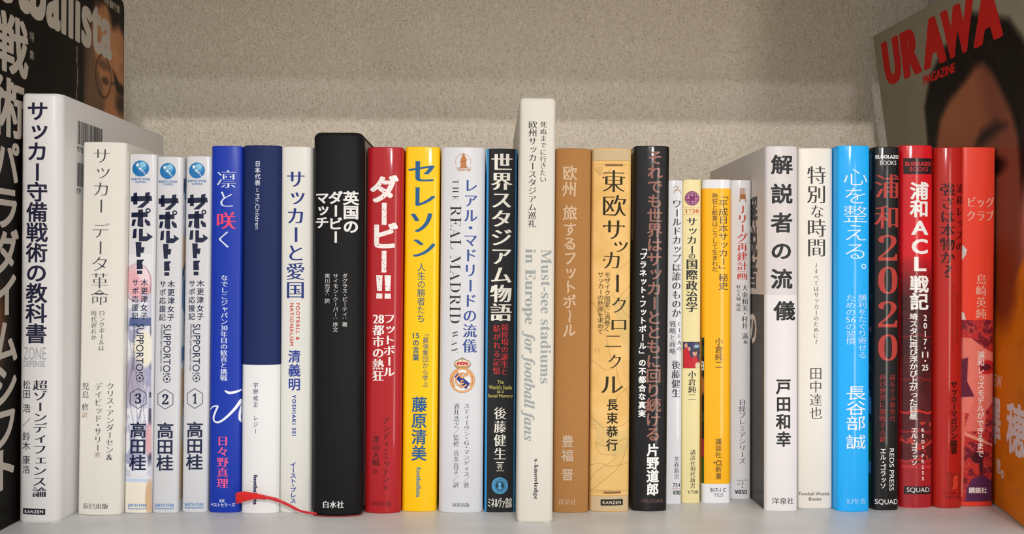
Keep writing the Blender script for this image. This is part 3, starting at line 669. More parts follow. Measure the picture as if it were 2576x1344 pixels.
k.rect(1510, 1566, 1255, 1270.5, '24211c', 1); k.H_('KANZEN', 1515, 1561, 1259, 1266.8, 'e6dcc8', 'bold', 1.2, 2); k.flush('publisher_mark')

b = Book('glossy black book with brown vertical title and white author name', (1603,368.6,1684.6,368,1589,1284,1677,1286.7), 74.2, 92.1, 506.2, 190.0, 17.3, .25, 128, '141416', 'gloss', 1.8, 2.2, .9, extl=1.2, dx=.5)
k = b.ink; bc = '96665a'
k.V_('それでも世界はサッカーとともに回り続ける', 1643, 380, 1111, 39, bc, 'bold'); k.flush('title_lettering', 'large brown vertical lettering')
k.V_('「プラネット・フットボール」の不都合な真実', 1613.5, 614, 1051, 18, 'f0f0ee', 'heavy'); k.flush('subtitle_lettering')
k.V_('片野道郎', 1638, 1116, 1247, 31, 'f4f4f2', 'heavy'); k.flush('author_lettering')
k.H_('河出書房新社', 1608, 1665, 1254, 1264, '7d5a52', 'mincho'); k.flush('publisher_lettering')
k = b.side(-1); k.rect(2.5, 120, 141, 189, '80848a', 0); k.rect(2.5, 120, 186, 189.4, '4a4c50', 1); k.flush('cover_artwork', 'grey field on the cover side')

b = Book('thin white pocket book half hidden behind the glossy black book', (1676,454,1716,454,1670,1268,1713,1268), 93.3, 102.5, 521.2, 173.7, 9.4, .1, 106, 'e4e6eb', 'gloss', .5, .9, .4)
k = b.ink; bk = '2a2a30'
k.stroke([(1695,474),(1699,468),(1704,473),(1712,487)], 1.4, 'b08a5c'); k.stroke([(1708,469),(1700,478),(1694,487)], 1.4, 'b08a5c'); k.stroke([(1694,480),(1711,478)], 1.2, 'b08a5c'); k.flush('publisher_mark')
k.V_('ワールドカップは誰のものか', 1701.5, 502, 800, 23, bk, 'minchob'); k.flush('title_lettering')
k.V_('{F}{I}{F}{A}の', 1708, 808, 886, 12, bk, 'mincho'); k.V_('戦略と政略', 1692, 808, 893, 16, bk, 'mincho'); k.flush('subtitle_lettering')
k.V_('後藤健生', 1700, 907, 1002, 22, bk, 'minchob'); k.flush('author_lettering')
k.V_('文春新書', 1701.5, 1147, 1207, 14, bk, 'mincho'); k.H_('754', 1692, 1711, 1215.5, 1226, bk); k.line(1690, 1229.5, 1712, 1229.5, .7, 'b04a40'); k.H_('¥780', 1692, 1711.5, 1234, 1245, bk, 'bold'); k.flush('publisher_lettering')

b = Book('cream pocket book with a purple round mark and a small colour photograph on the spine', (1717,452,1764,451.6,1713.6,1265,1761,1266), 103.1, 113.3, 523.4, 174.4, 10.1, .03, 106, 'f0e2a8', 'satin', .8, 1.2, .6)
k = b.ink
k.disc(1740.4, 499.5, 18.2, '7f2768', 1); k.ring(1740.4, 499.5, 14.5, 15.6, 'd8b0b8', 2)
for a in (0, 180): k.ring(1740.4+5*math.cos(math.radians(a+40)), 499.5+5*math.sin(math.radians(a+40)), 4.6, 6.6, 'd8b0b8', 3, a-60, a+150)
for a in range(0, 360, 45): k.disc(1740.4+11*math.cos(math.radians(a)), 499.5+11*math.sin(math.radians(a)), 1.9, 'c890a8', 3, n=8)
k.flush('round_mark', 'purple disc with a swirling pattern')
k.H_(ser('1730'), 1722.5, 1757, 526, 536.5, 'cc4a3c', (0, -.01), 1.1); k.rect(1717, 1763, 521.5, 522.2, 'd9a08a'); k.rect(1717, 1763, 540, 540.7, 'd9a08a'); k.flush('series_number')
k.V_('サッカー', 1739.7, 547, 640, 27, bk, 'minchob'); k.V_('の', 1740, 636, 654, 18, bk, 'minchob'); k.V_('国際政治学', 1739.7, 652, 787, 29, bk, 'minchoh'); k.flush('title_lettering')
def foto(X, Y):
    img = blend(base(X, (52, 56, 96)), vnoise(X, Y, 6, 3) > .6, (90, 80, 90)); img = blend(img, pol(X, Y, [(1719,880),(1729,872),(1738,900),(1752,896),(1760,915),(1756,927),(1719,927)]), (200, 34, 44))
    img = blend(img, ell(X, Y, 1747, 889, 6, 7.5, .3), (214, 158, 128)); img = blend(img, ell(X, Y, 1747, 883, 6, 3, .4), (60, 44, 40)); img = blend(img, ell(X, Y, 1725, 870, 4, 6, .3)+ell(X, Y, 1733, 878, 3.5, 5, .3), (216, 160, 130))
    img = blend(img, ell(X, Y, 1752, 872, 7, 4, .4), (150, 190, 214)); return blend(img, ell(X, Y, 1755, 920, 7, 8, .4), (224, 214, 176))
k.picture('spine_photograph', 1718, 1760.5, 860.5, 927, foto, .9, lift=.07)
k.V_('小倉純二', 1740.5, 933, 1009, 20, bk, 'minchob'); k.flush('author_lettering')
k.V_('講談社現代新書', 1742, 1131, 1229, 14, bk, 'mincho'); k.H_(ser('Y700'), 1729, 1755.5, 1234, 1242.5, bk, (-.01, -.01)); k.flush('publisher_lettering')

b = Book('orange-yellow pocket book with white ends above and below', (1764.6,452,1837,451.6,1765,1264,1838,1265.5), 114.3, 130.0, 524.0, 174.6, 15.6, -.1, 106, 'fdb913', 'gloss', 1.0, 2.0, .6, dx=.15)
b.band('white_end', .0, b.px(1800, 1217)[1], 'e8e9ee', label='white field at the foot of the spine'); b.band('white_end', b.px(1800, 474.6)[1], 174.4, 'e8e9ee', label='white field at the head of the spine')
def art20(X, Y):
    img = blend(base(X, (30, 30, 34)), vnoise(X, Y, 12, 5) > .55, (44, 70, 40)); img = blend(img, pol(X, Y, [(1750,1090),(1775,1110),(1775,1150),(1750,1150)]), (150, 40, 60)); img = blend(img, (Y > 1155), (40, 84, 40))
    return blend(img, ell(X, Y, 1766, 970, 5, 22, .5), (170, 110, 60))
b.ink.picture('cover_artwork', 1764.4, 1769.8, 850, 1216, art20, .8)
k = b.ink; dk = '3a3530'
k.H_('8', 1763.8, 1769.5, 909, 933, 'e8e8e6', 'bold', layer=2)
k.flush('jersey_number')
k.V_('「平成日本サッカー」秘史', 1816.7, 482, 731, 25, dk, 'gothic'); k.flush('title_lettering')
k.V_('熱狂と歓喜はこうして生まれた', 1795, 487, 685, 15, dk, 'gothic'); k.flush('subtitle_lettering')
k.V_('小倉純二', 1806, 850, 928, 20, dk, 'gothic'); k.flush('author_lettering')
k.V_('講談社', 1805.5, 1103, 1153, 16, dk, 'gothic'); k.H_('α', 1799, 1814, 1158, 1171, dk, 'gothic'); k.H_('+', 1792, 1798, 1160, 1167, dk, 'gothic'); k.V_('新書', 1805.5, 1172, 1207, 16, dk, 'gothic'); k.flush('publisher_lettering')
k.H_('817-1 C', 1785, 1825, 1228, 1237.5, '3a3a44', 'bold'); k.H_('Y920', 1793.6, 1817.5, 1240, 1249.5, '3a3a44', 'light'); k.flush('price_lettering')

b = Book('white pocket book with red title and a brown comb-shaped mark', (1839,454,1893,454,1839,1254,1892,1256), 132.5, 144.1, 533.0, 175.1, 11.6, -.1, 106, 'eaebee', 'gloss', .9, 1.4, .5, dx=-.6)
k = b.ink; lb = 'b0703c'
k.rect(1862, 1877, 490, 502, lb)
for x in (1863, 1867, 1871, 1875): k.rect(x-.9, x+.9, 474, 491, lb)
k.rect(1861, 1863, 502, 509, lb); k.rect(1876, 1878, 502, 509, lb); k.flush('chair_mark', 'brown chair-shaped mark')
k.V_('{J}リーグ再建計画', 1868.6, 516, 706, 27, 'd2443a', 'minchob'); k.flush('title_lettering', 'red vertical lettering')
k.V_('大東和美・村井 満', 1875, 717, 855, 16, bk, 'mincho'); k.V_('編', 1877, 855, 867, 10, bk, 'mincho'); k.V_('秋元大輔 構成', 1859, 717, 784, 11, bk, 'mincho'); k.flush('author_lettering')
k.V_('日経プレミアシリーズ', 1868.8, 1005, 1168, 18, '4a4a52', 'mincho'); k.flush('series_lettering')
k.H_(ser('237'), 1856, 1881, 1207, 1219, '4a4a52', (-.03, -.02)); k.disc(1869, 1225, 1.6, '333338'); k.H_('¥850', 1850, 1881, 1232, 1243, '333338', 'bold'); k.flush('price_lettering')

b = Book('white book with widely spaced heavy black title and a dark band on its visible cover', (1918.8,369,2004.4,368.6,1922.8,1283,2004.6,1285), 143.5, 160.7, 507.0, 190.5, 17.4, -.12, 128, 'd9d4d3', 'satin', 2.0, 1.5, .9, dx=.3)
k = b.ink; bk2 = '26282a'
for ch, xc, y0, y1 in (('解',1961,392,441),('説',1961,465,515),('者',1961,537,588),('の',1960,609,657),('流',1961,678,729),('儀',1968.5,759,808)): k.V_(ch, xc, y0, y1, 54, bk2, (.027, .022))
k.flush('title_lettering'); k.V_('戸田和幸', 1966.3, 951, 1127, 38, bk2, (.027, .022)); k.flush('author_lettering'); k.H_('洋泉社', 1938, 1993.5, 1251, 1267, '38383a', 'gothic'); k.flush('publisher_lettering')
zo = b.px(1960, 743)[1]
b.band('paper_band', .0, zo, 'e8e4e4', x0=-8.7, x1=8.2, lift=.04, label='paper band round the lower part')
k = b.side(-1)
k.rect(1.6, 60, .2, zo, '383634', 0); k.rect(1.6, 60, zo-1.6, zo, '26241f', 1); k.flush('dark_band', 'dark grey paper band on the cover')
k.V_('解説者', 24, 166, 115, 19, bk2, 'heavy'); k.V_('の', 24, 104, 84, 19, 'e4e0dc', 'heavy', layer=2); k.V_('流儀', 49, 166, 132, 19, bk2, 'heavy'); k.flush('cover_lettering')

b = Book('cream-white book with brush-like grey-black title and latin imprint at its foot', (2008,372,2097,374,2009.4,1279,2095.8,1280), 162.9, 181.1, 510.8, 190.2, 18.3, -.1, 128, 'eae4d9', 'satin', .8, 1.0, 1.1, dx=-.5)
k = b.ink; gk = '333230'
k.V_('特別', 2054.6, 418, 515, 49, gk, 'mincho'); k.V_('な', 2056, 515, 552, 36, gk, 'mincho'); k.V_('時間', 2054.6, 551, 649, 49, gk, 'mincho'); k.flush('title_lettering')
k.V_('～すべてはサッカーのために～', 2053.8, 662, 868, 13.5, '5a5650', 'mincho'); k.flush('subtitle_lettering'); k.V_('田中達也', 2053, 924, 1057, 33, gk, (0, -.016)); k.flush('author_lettering')
k.H_('Football Weekly', 2012, 2089.5, 1238, 1248.5, '3a3a3a', 'gothic'); k.H_('Books', 2036, 2067, 1250.5, 1259, '3a3a3a', 'gothic'); k.flush('publisher_lettering')

b = Book('sky-blue book with wide white vertical title ending in a full stop', (2100,366.7,2184.8,367.5,2098.6,1285.6,2183,1286.7), 179.7, 197.3, 505.1, 190.8, 17.4, -.04, 128, '1cb0ff', 'gloss', 1.8, 1.6, .7, dx=1.0)
k = b.ink; wt_ = 'e6f1fa'
k.V_('心を整える', 2145, 424, 657, 65, wt_, 'light'); k.ring(2166, 671, 4.2, 6.6, wt_); k.flush('title_lettering')
k.V_('勝利をたぐり寄せる', 2162.5, 741, 903, 25, wt_, 'light'); k.V_('ための{56}の習慣', 2132, 741, 868, 25, wt_, 'light'); k.flush('subtitle_lettering')
k.V_('長谷部', 2146, 970, 1084, 52, wt_, 'gothic'); k.V_('誠', 2146, 1093, 1131, 52, wt_, 'gothic'); k.flush('author_lettering')
k.H_('幻冬舎', 2122, 2172, 1253, 1267, 'c4e2fa', 'mincho'); k.flush('publisher_lettering')

b = Book('narrow black book with dark red vertical title and large numerals', (2198.5,370,2264.5,370,2195,1283,2261,1283), 200.9, 214.7, 507.7, 190.7, 13.9, .05, 128, '131315', 'gloss', 1.2, 1.8, .8)
k = b.ink; rd = 'b23a34'; wh = 'ecebe8'
k.H_('ELGOLAZO', 2202.5, 2261, 391, 400, wh, 'black', 1.05); k.H_('BOOKS', 2212.5, 2254, 405, 416, wh, 'gothic'); k.flush('series_lettering')
k.V_('浦', 2232, 439, 503, 62, rd, 'minchob'); k.V_('和', 2232, 517, 580, 62, rd, 'minchob')
for ch, y0, y1 in (('2',592,657),('0',672,740),('2',759,824),('0',842,908)): k.H_(ser(ch), 2208, 2257, y0, y1, rd, (-.005, -.01))
k.flush('title_lettering', 'dark red vertical title with large numerals')
k.V_('成長する新世代', 2243.5, 941, 1062, 15, '8e2c2a', 'minchob'); k.V_('再び世界に挑戦する鍵', 2218.5, 941, 1114, 16, '8e2c2a', 'minchob'); k.flush('subtitle_lettering')
k.R_('REDS PRESS', 2235, 2247.5, 1128, 1234, wh, 'gothic'); k.V_('エル・ゴラッソ', 2219.5, 1127, 1230, 15, wh, 'bold'); k.flush('author_lettering'); k.H_('SQUAD', 2200, 2258, 1255.5, 1270.5, wh, 'gothic'); k.flush('publisher_lettering')
def side25(X, Y):
    img = base(X, (38, 40, 46)); img = blend(img, (vnoise(X, Y, 3, 4) > .72)*(Y < 130), (110, 112, 116)); img = blend(img, (Y > 168)*.8, (120, 124, 130)); img = blend(img, (np.abs(Y-95) < 1.2), (200, 90, 120))
    img = blend(img, (Y < 45), (60, 140, 44)); img = blend(img, (Y < 25), (126, 190, 220)); img = blend(img, (Y < 18), (48, 100, 40)); return blend(img, (Y > 47)*(Y < 62)*(vnoise(X, Y, 6, 2) > .3), (120, 190, 222))
b.side(-1).picture('cover_artwork', 2.2, 40, 1, 188, side25, 1.2)

b = Book('glossy red book fading to a dark stadium photograph, white title with latin capitals', (2266,366,2346,366,2262.5,1277,2348.5,1276), 217.4, 235.7, 513.2, 192.4, 17.7, -.05, 128, 'cf1822', 'gloss', 1.6, 2.0, .8, dx=-.1)
def stad(X, Y):
    img = base(X, (212, 24, 36)); t = np.clip((Y-640)/120, 0, 1); img = blend(img, t, (62, 20, 24)); n = vnoise(X, Y, 7, 3)*.5+vnoise(X, Y, 20, 5)*.5
    img = blend(img, t*(n > .55)*.5, (92, 28, 32)); img = blend(img, t*np.clip((Y-900)/200, 0, 1)*.5, (110, 32, 36))
    for y, a in ((845, .3), (953, .3), (1036, .9), (1084, .5), (1158, .8)): img = blend(img, (np.abs(Y-y-3*np.sin(X/9)) < 2.2)*a, (228, 48, 48))
    img = blend(img, (np.abs(Y-1118-10*np.sin(X/14)) < 3)*(vnoise(X, Y, 9, 1) > .4)*.8, (226, 60, 50)); img = blend(img, (n > .7)*(Y > 1060)*(Y < 1160)*.7, (216, 70, 56))
    return blend(img, np.clip((Y-1163)/3, 0, 1), (162, 30, 38))
b.ink.picture('spine_photograph', 2264.5, 2346, 560, 1274, stad, 2)
k = b.ink
k.H_('Fly Emirates', 2268, 2304, 1170, 1179, 'e04040', 'bold'); k.H_('Emirates', 2318, 2340, 1170, 1177, 'e04040', 'bold'); k.flush('hoarding_lettering', 'faint red advertising hoarding in the photograph')
k.rect(2272.5, 2342, 399, 439, '281618', 1); k.H_('ELGOLAZO', 2275, 2339.5, 408, 418, 'd83238', 'black', 1.05, 2); k.H_('BOOKS', 2286, 2332, 421.5, 432, 'd83238', 'gothic', 1.1, 2); k.flush('series_lettering')
k.V_('浦和', 2310, 460, 549, 47, wh, 'heavy'); k.H_('A', 2289, 2333, 556, 592, wh, 'heavy'); k.H_('C', 2290, 2332, 602, 640, wh, 'heavy'); k.H_('L', 2296, 2328, 647, 683, wh, 'heavy'); k.V_('戦記', 2310, 695, 782, 47, wh, 'heavy'); k.flush('title_lettering')
k.V_('{2}{0}{1}{7}・{11}・{25}', 2325, 790, 935, 18, wh, 'bold'); k.V_('埼スタに再び浮かび上がった巨星', 2295, 789, 1056, 20, wh, 'bold'); k.flush('subtitle_lettering')
k.V_('{R}{E}{D}{S} {P}{R}{E}{S}{S}', 2319.5, 1075, 1210, 11, wh, 'bold'); k.V_('エル・ゴラッソ', 2297, 1075, 1171, 17, wh, 'bold'); k.flush('author_lettering')
k.rect(2272, 2340.5, 1223, 1242.5, '281618', 1); k.H_('SQUAD', 2279, 2337, 1225.5, 1239.5, wh, 'gothic', 1, 2); k.flush('publisher_mark')

b = Book('red book with dark brush-written title in two columns, between red neighbours', (2347,371,2423.5,371,2349.5,1277,2416,1278), 235.5, 250.9, 512.3, 191.3, 15.3, .05, 128, 'b4211a', 'gloss', 1.8, 3.0, 1.2, dx=.35)
k = b.ink; dr = '3a0a09'
k.V_('浦和レッズの', 2409, 461, 636, 24, dr, 'minchob', wob=.012); k.V_('強さは本物か', 2376, 461, 667, 36, dr, 'minchob', wob=.012); k.H_(ser('?'), 2368, 2386, 668, 699, dr, 'gothic'); k.flush('title_lettering')
k.R_('URAWA RED DIAMONDS', 2397, 2403.5, 737, 866, '8c1f1a', 'gothic', 1.1); k.R_('BECOME GENUINE CHAMPIONS?', 2385, 2391.5, 713, 891, '8c1f1a', 'gothic', 1.1); k.flush('english_title')
k.V_('サッカーマガジン編著', 2391, 959, 1142, 18, '3c0e0c', 'heavy'); k.flush('author_lettering')
k.rect(2376, 2407, 1190, 1231, '9c241c', 1); k.poly([(2386,1230),(2390,1216),(2388,1204),(2394,1194),(2402,1198),(2398,1206),(2402,1216),(2397,1230)], 'd4402e', 2); k.stroke([(2371,1191),(2380,1190),(2392,1197)], 1.6, '7c1a16', 3)
k.H_('ベースボール', 2362, 2411, 1236, 1243.5, '6c1412', 'bold'); k.H_('マガジン社', 2369, 2408, 1246, 1254, '6c1412', 'bold'); k.flush('publisher_mark')

b = Book('orange-red book with a red-toned crowd photograph on its lower spine, last in row', (2426,371,2512,371.5,2418.5,1272,2501,1274.5), 252.0, 269.7, 516.0, 191.9, 18.0, .42, 128, 'fb4a34', 'satin', .8, 1.1, .5, dx=-1.0)
def crowd(X, Y):
    n = vnoise(X, Y, 13, 3); n2 = vnoise(X, Y, 5, 6); L = 2418.5+(1272-Y)*.008
    img = base(X, (196, 52, 52)); img = blend(img, (n > .5)*.9, (120, 34, 50)); img = blend(img, (n2 > .66)*.7, (226, 84, 76))
    img = blend(img, pol(X, Y, [(L+4, 850), (L+26, 852), (L+60, 878), (L+84, 890), (L+84, 1010), (L+60, 1040), (L+4, 1040)], 3), (240, 132, 118))
    img = blend(img, ell(X, Y, L+66, 925, 22, 18, .15), (206, 44, 44)); img = blend(img, ell(X, Y, L+62, 925, 14, 9, .3), (104, 34, 52)); img = blend(img, pol(X, Y, [(L, 905), (L+18, 900), (L+16, 960), (L+34, 998), (L, 1000)], 2), (104, 34, 60))
    img = blend(img, pol(X, Y, [(L+34, 1000), (L+66, 1000), (L+60, 1086), (L+8, 1086)], 2), (236, 120, 108)); img = blend(img, pol(X, Y, [(L+4, 1040), (L+12, 1040), (L+8, 1250), (L, 1250)], 2), (238, 120, 100))
    img = blend(img, pol(X, Y, [(L+10, 1085), (L+84, 1120), (L+84, 1126), (L+10, 1096)], 2), (240, 150, 130))
    img = blend(img, ell(X, Y, L+43, 1170, 13, 26, .12), (206, 60, 52)); img = blend(img, ell(X, Y, L+43, 1152, 15, 14, .2)+ell(X, Y, L+52, 1172, 5, 22, .4), (74, 28, 40)); img = blend(img, pol(X, Y, [(L+16, 1230), (L+30, 1204), (L+60, 1196), (L+84, 1216), (L+84, 1262), (L+14, 1262)], 3), (96, 50, 92))
    return img
b.ink.picture('spine_photograph', 2421, 2503.5, 806, 1262.5, crowd, 1.7)
k = b.ink; cr = 'f6c4b0'
k.H_('ビッグ', 2439.5, 2507, 497, 522.5, cr, 'minchob'); k.H_('クラブ', 2437, 2506, 530.5, 556, cr, 'minchob'); k.flush('title_lettering')
k.V_('島崎英純', 2472, 690, 805, 27, 'f6b8a2', 'minchob'); k.V_('浦和レッズモデルができるまで', 2470, 885, 1152, 19, 'f8eeea', 'bold'); k.flush('author_lettering')
k.H_('講談社', 2440, 2487, 1226, 1241, 'f8eeea', 'heavy'); k.flush('publisher_lettering')
k.poly([(2425.5,616),(2437,630),(2434,642),(2425,656)], 'e0dcd4'); k.poly([(2424,785),(2430,788),(2434,805),(2424,805)], 'e0dcd4'); k.flush('cover_wear', 'pale torn specks on the spine edge')

# ------------------------------------------------------------------ bookmark ribbon of the thick black book
def tube(name, pts, rad, m, parent, flat=1.0, seg=8, twist=0):
    V, F = [], []; n = len(pts)
    for i, p in enumerate(pts):
        a, c = Vector(pts[max(i-1, 0)]), Vector(pts[min(i+1, n-1)]); t = (c-a).normalized(); u = t.cross(Vector((0, 1, 0))).normalized(); v = t.cross(u)
        r = rad[i] if isinstance(rad, list) else rad
        for j in range(seg):
            q = 6.2832*j/seg+twist*i; V.append(tuple(Vector(p)+u*r*math.cos(q)*(1+.18*math.cos(3*q))+v*r*flat*math.sin(q)))
    for i in range(n-1):
        for j in range(seg): F.append((i*seg+j, i*seg+(j+1) % seg, (i+1)*seg+(j+1) % seg, (i+1)*seg+j))
    return V, F
rm = surface('red_silk', 'd0202a', .4); root = bb.root
R0 = Vector((root.location.x/S, root.location.y/S, -.5))
def ray(x, y, Y):                       # a photo point at distance Y, in the black book's own frame
    d = fw*F+rt2*(x-1288)-up2*(y-672); p = Vector((0, 0, 124))+d*(Y/d.y); return p-R0
def smooth(P, k_=6):
    o = []
    for i in range(len(P)-1):
        p0, p1, p2, p3 = (Vector(P[max(i-1, 0)]), Vector(P[i]), Vector(P[i+1]), Vector(P[min(i+2, len(P)-1)]))
        for j in range(k_): t = j/k_; o.append(.5*(2*p1+(p2-p0)*t+(2*p0-5*p1+4*p2-p3)*t*t+(3*p1-p0-3*p2+p3)*t**3))
    o.append(Vector(P[-1])); return o
path = smooth([ray(796, 1295, 491.5), ray(782, 1293.5, 490.5), ray(755, 1288, 493), ray(722, 1271, 495), ray(690, 1258, 495.5), ray(655, 1252, 495.5), ray(640, 1252, 496)])
V, Fc = tube('', path, [.6]*14+[.75]*8+[.9]*6+[1.25]*30, rm, None, .45, 9, .55)
rb = link('bookmark_ribbon', V, Fc, rm, root, smooth=True); rb['label'] = 'red bookmark cord ending in a frayed tuft'
random.seed(5); V, Fc = [], []
for i in range(130):
    t = random.uniform(-1, 1); e = random.uniform(.75, 1.05); y_end = 1254+t*13+3
    P = smooth([ray(664, 1252+t*2.5, 495.5+random.uniform(-.4, .4)), ray(640, 1251+t*7+random.uniform(-1, 1), 495.6+random.uniform(-.7, .5)), ray(616, 1252+t*11+random.uniform(-2, 2), 496+random.uniform(-.8, .6)), ray(640-46*e, y_end+random.uniform(-3, 3), 496+random.uniform(-1, .8))], 3)
    v, f = tube('', P, .17, rm, None, 1, 4); o_ = len(V); V += v; Fc += [tuple(a+o_ for a in q) for q in f]
fr = link('frayed_end', V, Fc, surface('red_threads', 'e23434', .5), rb, smooth=False); fr['kind'] = 'stuff'; fr['label'] = 'frayed red threads'

# ------------------------------------------------------------------ two magazines standing as bookends
class Sheet:
    """a magazine whose cover is the surface pos(u, z) -> x, y; u = mm from the viewer's side along the cover, z = mm up"""
    def __init__(s, label, pos, W, H, thick, side, m, corner=0, cat='magazine'):
        s.root = empty('magazine', (*pos(W/2, 0), .15), label, cat); s.o = (*pos(W/2, 0), 0); s.pos, s.side, s.W, s.H = pos, side, W, H
        nu, nz = 42, 58; V, F = [], []
        for t_ in (0, thick):
            for j in range(nz+1):
                for i in range(nu+1):
                    u, z = W*i/nu, H*j/nz; x, y = pos(u, z)
                    if corner:      # rounded outer corners
                        du, dz = u-(W-corner), abs(z-H/2)-(H/2-corner)
                        if du > 0 and dz > 0:
                            L = max(du, dz)/math.hypot(du, dz); u2 = W-corner+du*L; z = H/2+math.copysign(H/2-corner+dz*L, z-H/2); x, y = pos(u2, z)
                    V.append((x-s.o[0]-side*t_, y-s.o[1], z))
        K = (nu+1)*(nz+1)
        for j in range(nz):
            for i in range(nu):
                a = j*(nu+1)+i; q = (a, a+1, a+nu+2, a+nu+1); F.append(q if side < 0 else q[::-1]); q = tuple(K+v for v in q); F.append(q[::-1] if side < 0 else q)
        loop = [i for i in range(nu+1)]+[j*(nu+1)+nu for j in range(1, nz+1)]+[nz*(nu+1)+i for i in range(nu-1, -1, -1)]+[j*(nu+1) for j in range(nz-1, 0, -1)]
        for a, c in zip(loop, loop[1:]+loop[:1]): F.append((a, c, c+K, a+K))
        o = link('pages', V, F, [m], s.root, smooth=True)
        bm = bmesh.new(); bm.from_mesh(o.data); bmesh.ops.recalc_face_normals(bm, faces=bm.faces[:]); bm.to_mesh(o.data); bm.free()
        def place(x, z, lift):
            u = x*side      # side +1: the cover faces +x
            h = .5; a, c, e = Vector((*pos(u, z), z)), Vector((*pos(u+h, z), z)), Vector((*pos(u, z+h), z+h))
            n = (c-a).cross(e-a).normalized(); n = n if n.x*side > 0 else -n
            return (a.x-s.o[0]+n.x*lift, a.y-s.o[1]+n.y*lift, z+n.z*lift), n
        s.ink = Ink(place, lambda a, c: (a*side, c), 1.0, 'mag', s.root, [(side*W*i/nu, 0) for i in range(nu+1)])
# left: black football magazine, cover facing the row
def posL(u, z): return (-232.6+.6*math.sin(z/293*3.14)*0, 409.5+u)
mg = Sheet('black magazine with big pale lettering and part of a spectacled face, beside the first book', posL, 211, 294, 6, 1, mat('171310', 'mag'), 5)
Z0 = 409.5
def faceL(X, Y):
    u = X+Z0                                # depth in mm from the camera
    img = base(X, (12, 10, 9)); n = vnoise(X, Y, 9, 2)*.6+vnoise(X, Y, 3, 5)*.4
    img = blend(img, ell(u, Y, 552, 236, 24, 30, 1.2)*.35*n, (70, 60, 50))
    skin = pol(u, Y, [(568, 262), (574, 276), (583, 288), (600, 284), (640, 282), (640, 150), (566, 150), (560, 200)], 8)
    img = blend(img, skin, (176, 120, 82)); img = blend(img, skin*ell(u, Y, 600, 262, 20, 18, 1)*.5, (204, 146, 100)); img = blend(img, skin*np.clip((n-.45)*3, 0, 1)*.25, (110, 74, 52))
    img = blend(img, pol(u, Y, [(560, 262), (572, 262), (578, 244), (586, 236), (590, 224), (586, 200), (560, 190)], 5)*.75, (96, 74, 58))
    img = blend(img, pol(u, Y, [(590, 296), (575, 292), (580, 281), (592, 286), (602, 272), (612, 276), (640, 262), (640, 300)], 6), (34, 28, 24))
    img = blend(img, np.clip(1-np.abs(np.hypot((u-588)/11.5, (Y-240)/12.5)-1)*11, 0, 1)*.9, (30, 26, 24)); img = blend(img, np.clip(1-np.abs(Y-239-(u-604)*.25)/1.1, 0, 1)*(u > 599)*(u < 607), (30, 26, 24))
    img = blend(img, pol(u, Y, [(602, 247), (612, 241), (622, 240), (622, 234), (608, 235)], 3)+ell(u, Y, 616, 228, 9, 6, .9)*.8, (40, 30, 26))
    img = blend(img, ell(u, Y, 588, 247, 10, 3, .8)*.6+ell(u, Y, 591, 238, 5, 2.4, .6)*.8, (66, 48, 38))
    img = blend(img, np.clip(1-np.abs(u-(551+.7*np.sin(Y/4)))/.7, 0, 1)*(Y < 250)*(Y > 218), (170, 150, 126))
    blob = ell(u, Y, 455, 96, 16, 24, .8)+ell(u, Y, 458, 170, 6, 8, .8)*.4
    return blend(img, blob, (128, 82, 44))
mg.ink.picture('cover_print', .6, 210.2, 1, 288, faceL, 1.0, lift=.03)
# the strip above the picture, inside the rounded corner
k = mg.ink; k.poly([(.6, 288), (206, 288), (206.5, 292.6), (204, 293.4), (.6, 293.4)], '171310', 0); k.flush('cover_edge')
lt = 'b9b0a4'
k.H_('footballista', 428-Z0, 600.5-Z0, 251.5, 286, lt, (.046, .032), 1.06); k.flush('masthead_lettering', 'large pale lower-case masthead')
def cm(ch, cu_, z1, z0, wd_, sty='heavy'):
    v, f, gw = styled(ch, STY[sty]); v = (v-CEN)/EM
    k.add(v*np.array((wd_, (z1-z0)))+np.array((cu_-Z0, (z0+z1)/2)), f, lt, 1, (gw[0]/EM*wd_, gw[1]/EM*(z1-z0)))
cm('戦', 476, 247, 218, 33); cm('術', 474, 216, 187, 31)
for i, ch in enumerate('パラダイムシフト'):
    zc_ = [175, 153.5, 132, 111.5, 89, 68, 48, 28][i]; cm(ch, 472, zc_+11, zc_-11, 25)
k.flush('headline_lettering', 'pale vertical headline')
k.V_('特', 497-Z0, 244.5, 239, 5, 'a89f92', 'gothic'); k.V_('集', 497-Z0, 235, 230, 5, 'a89f92', 'gothic'); k.H_('W杯最終予選！', 588-Z0, 613-Z0, 284, 289, 'b5aa9b', 'bold'); k.flush('small_lettering')

# right: grey magazine leaning on the last books, cover facing left
def posR(u, z):                         # the soft cover twists: its foot runs outwards to the back, its head inwards
    b0 = 259.2+.215*u; t0 = 274.3-.0465*u
    return (b0+(t0-b0)*z/288, 462+u)
mg = Sheet('grey magazine with big red capitals and a dark-haired face, standing beyond the last red book', posR, 208, 288.5, 5, -1, mat('968f7c', 'mag'))
Z1 = 440
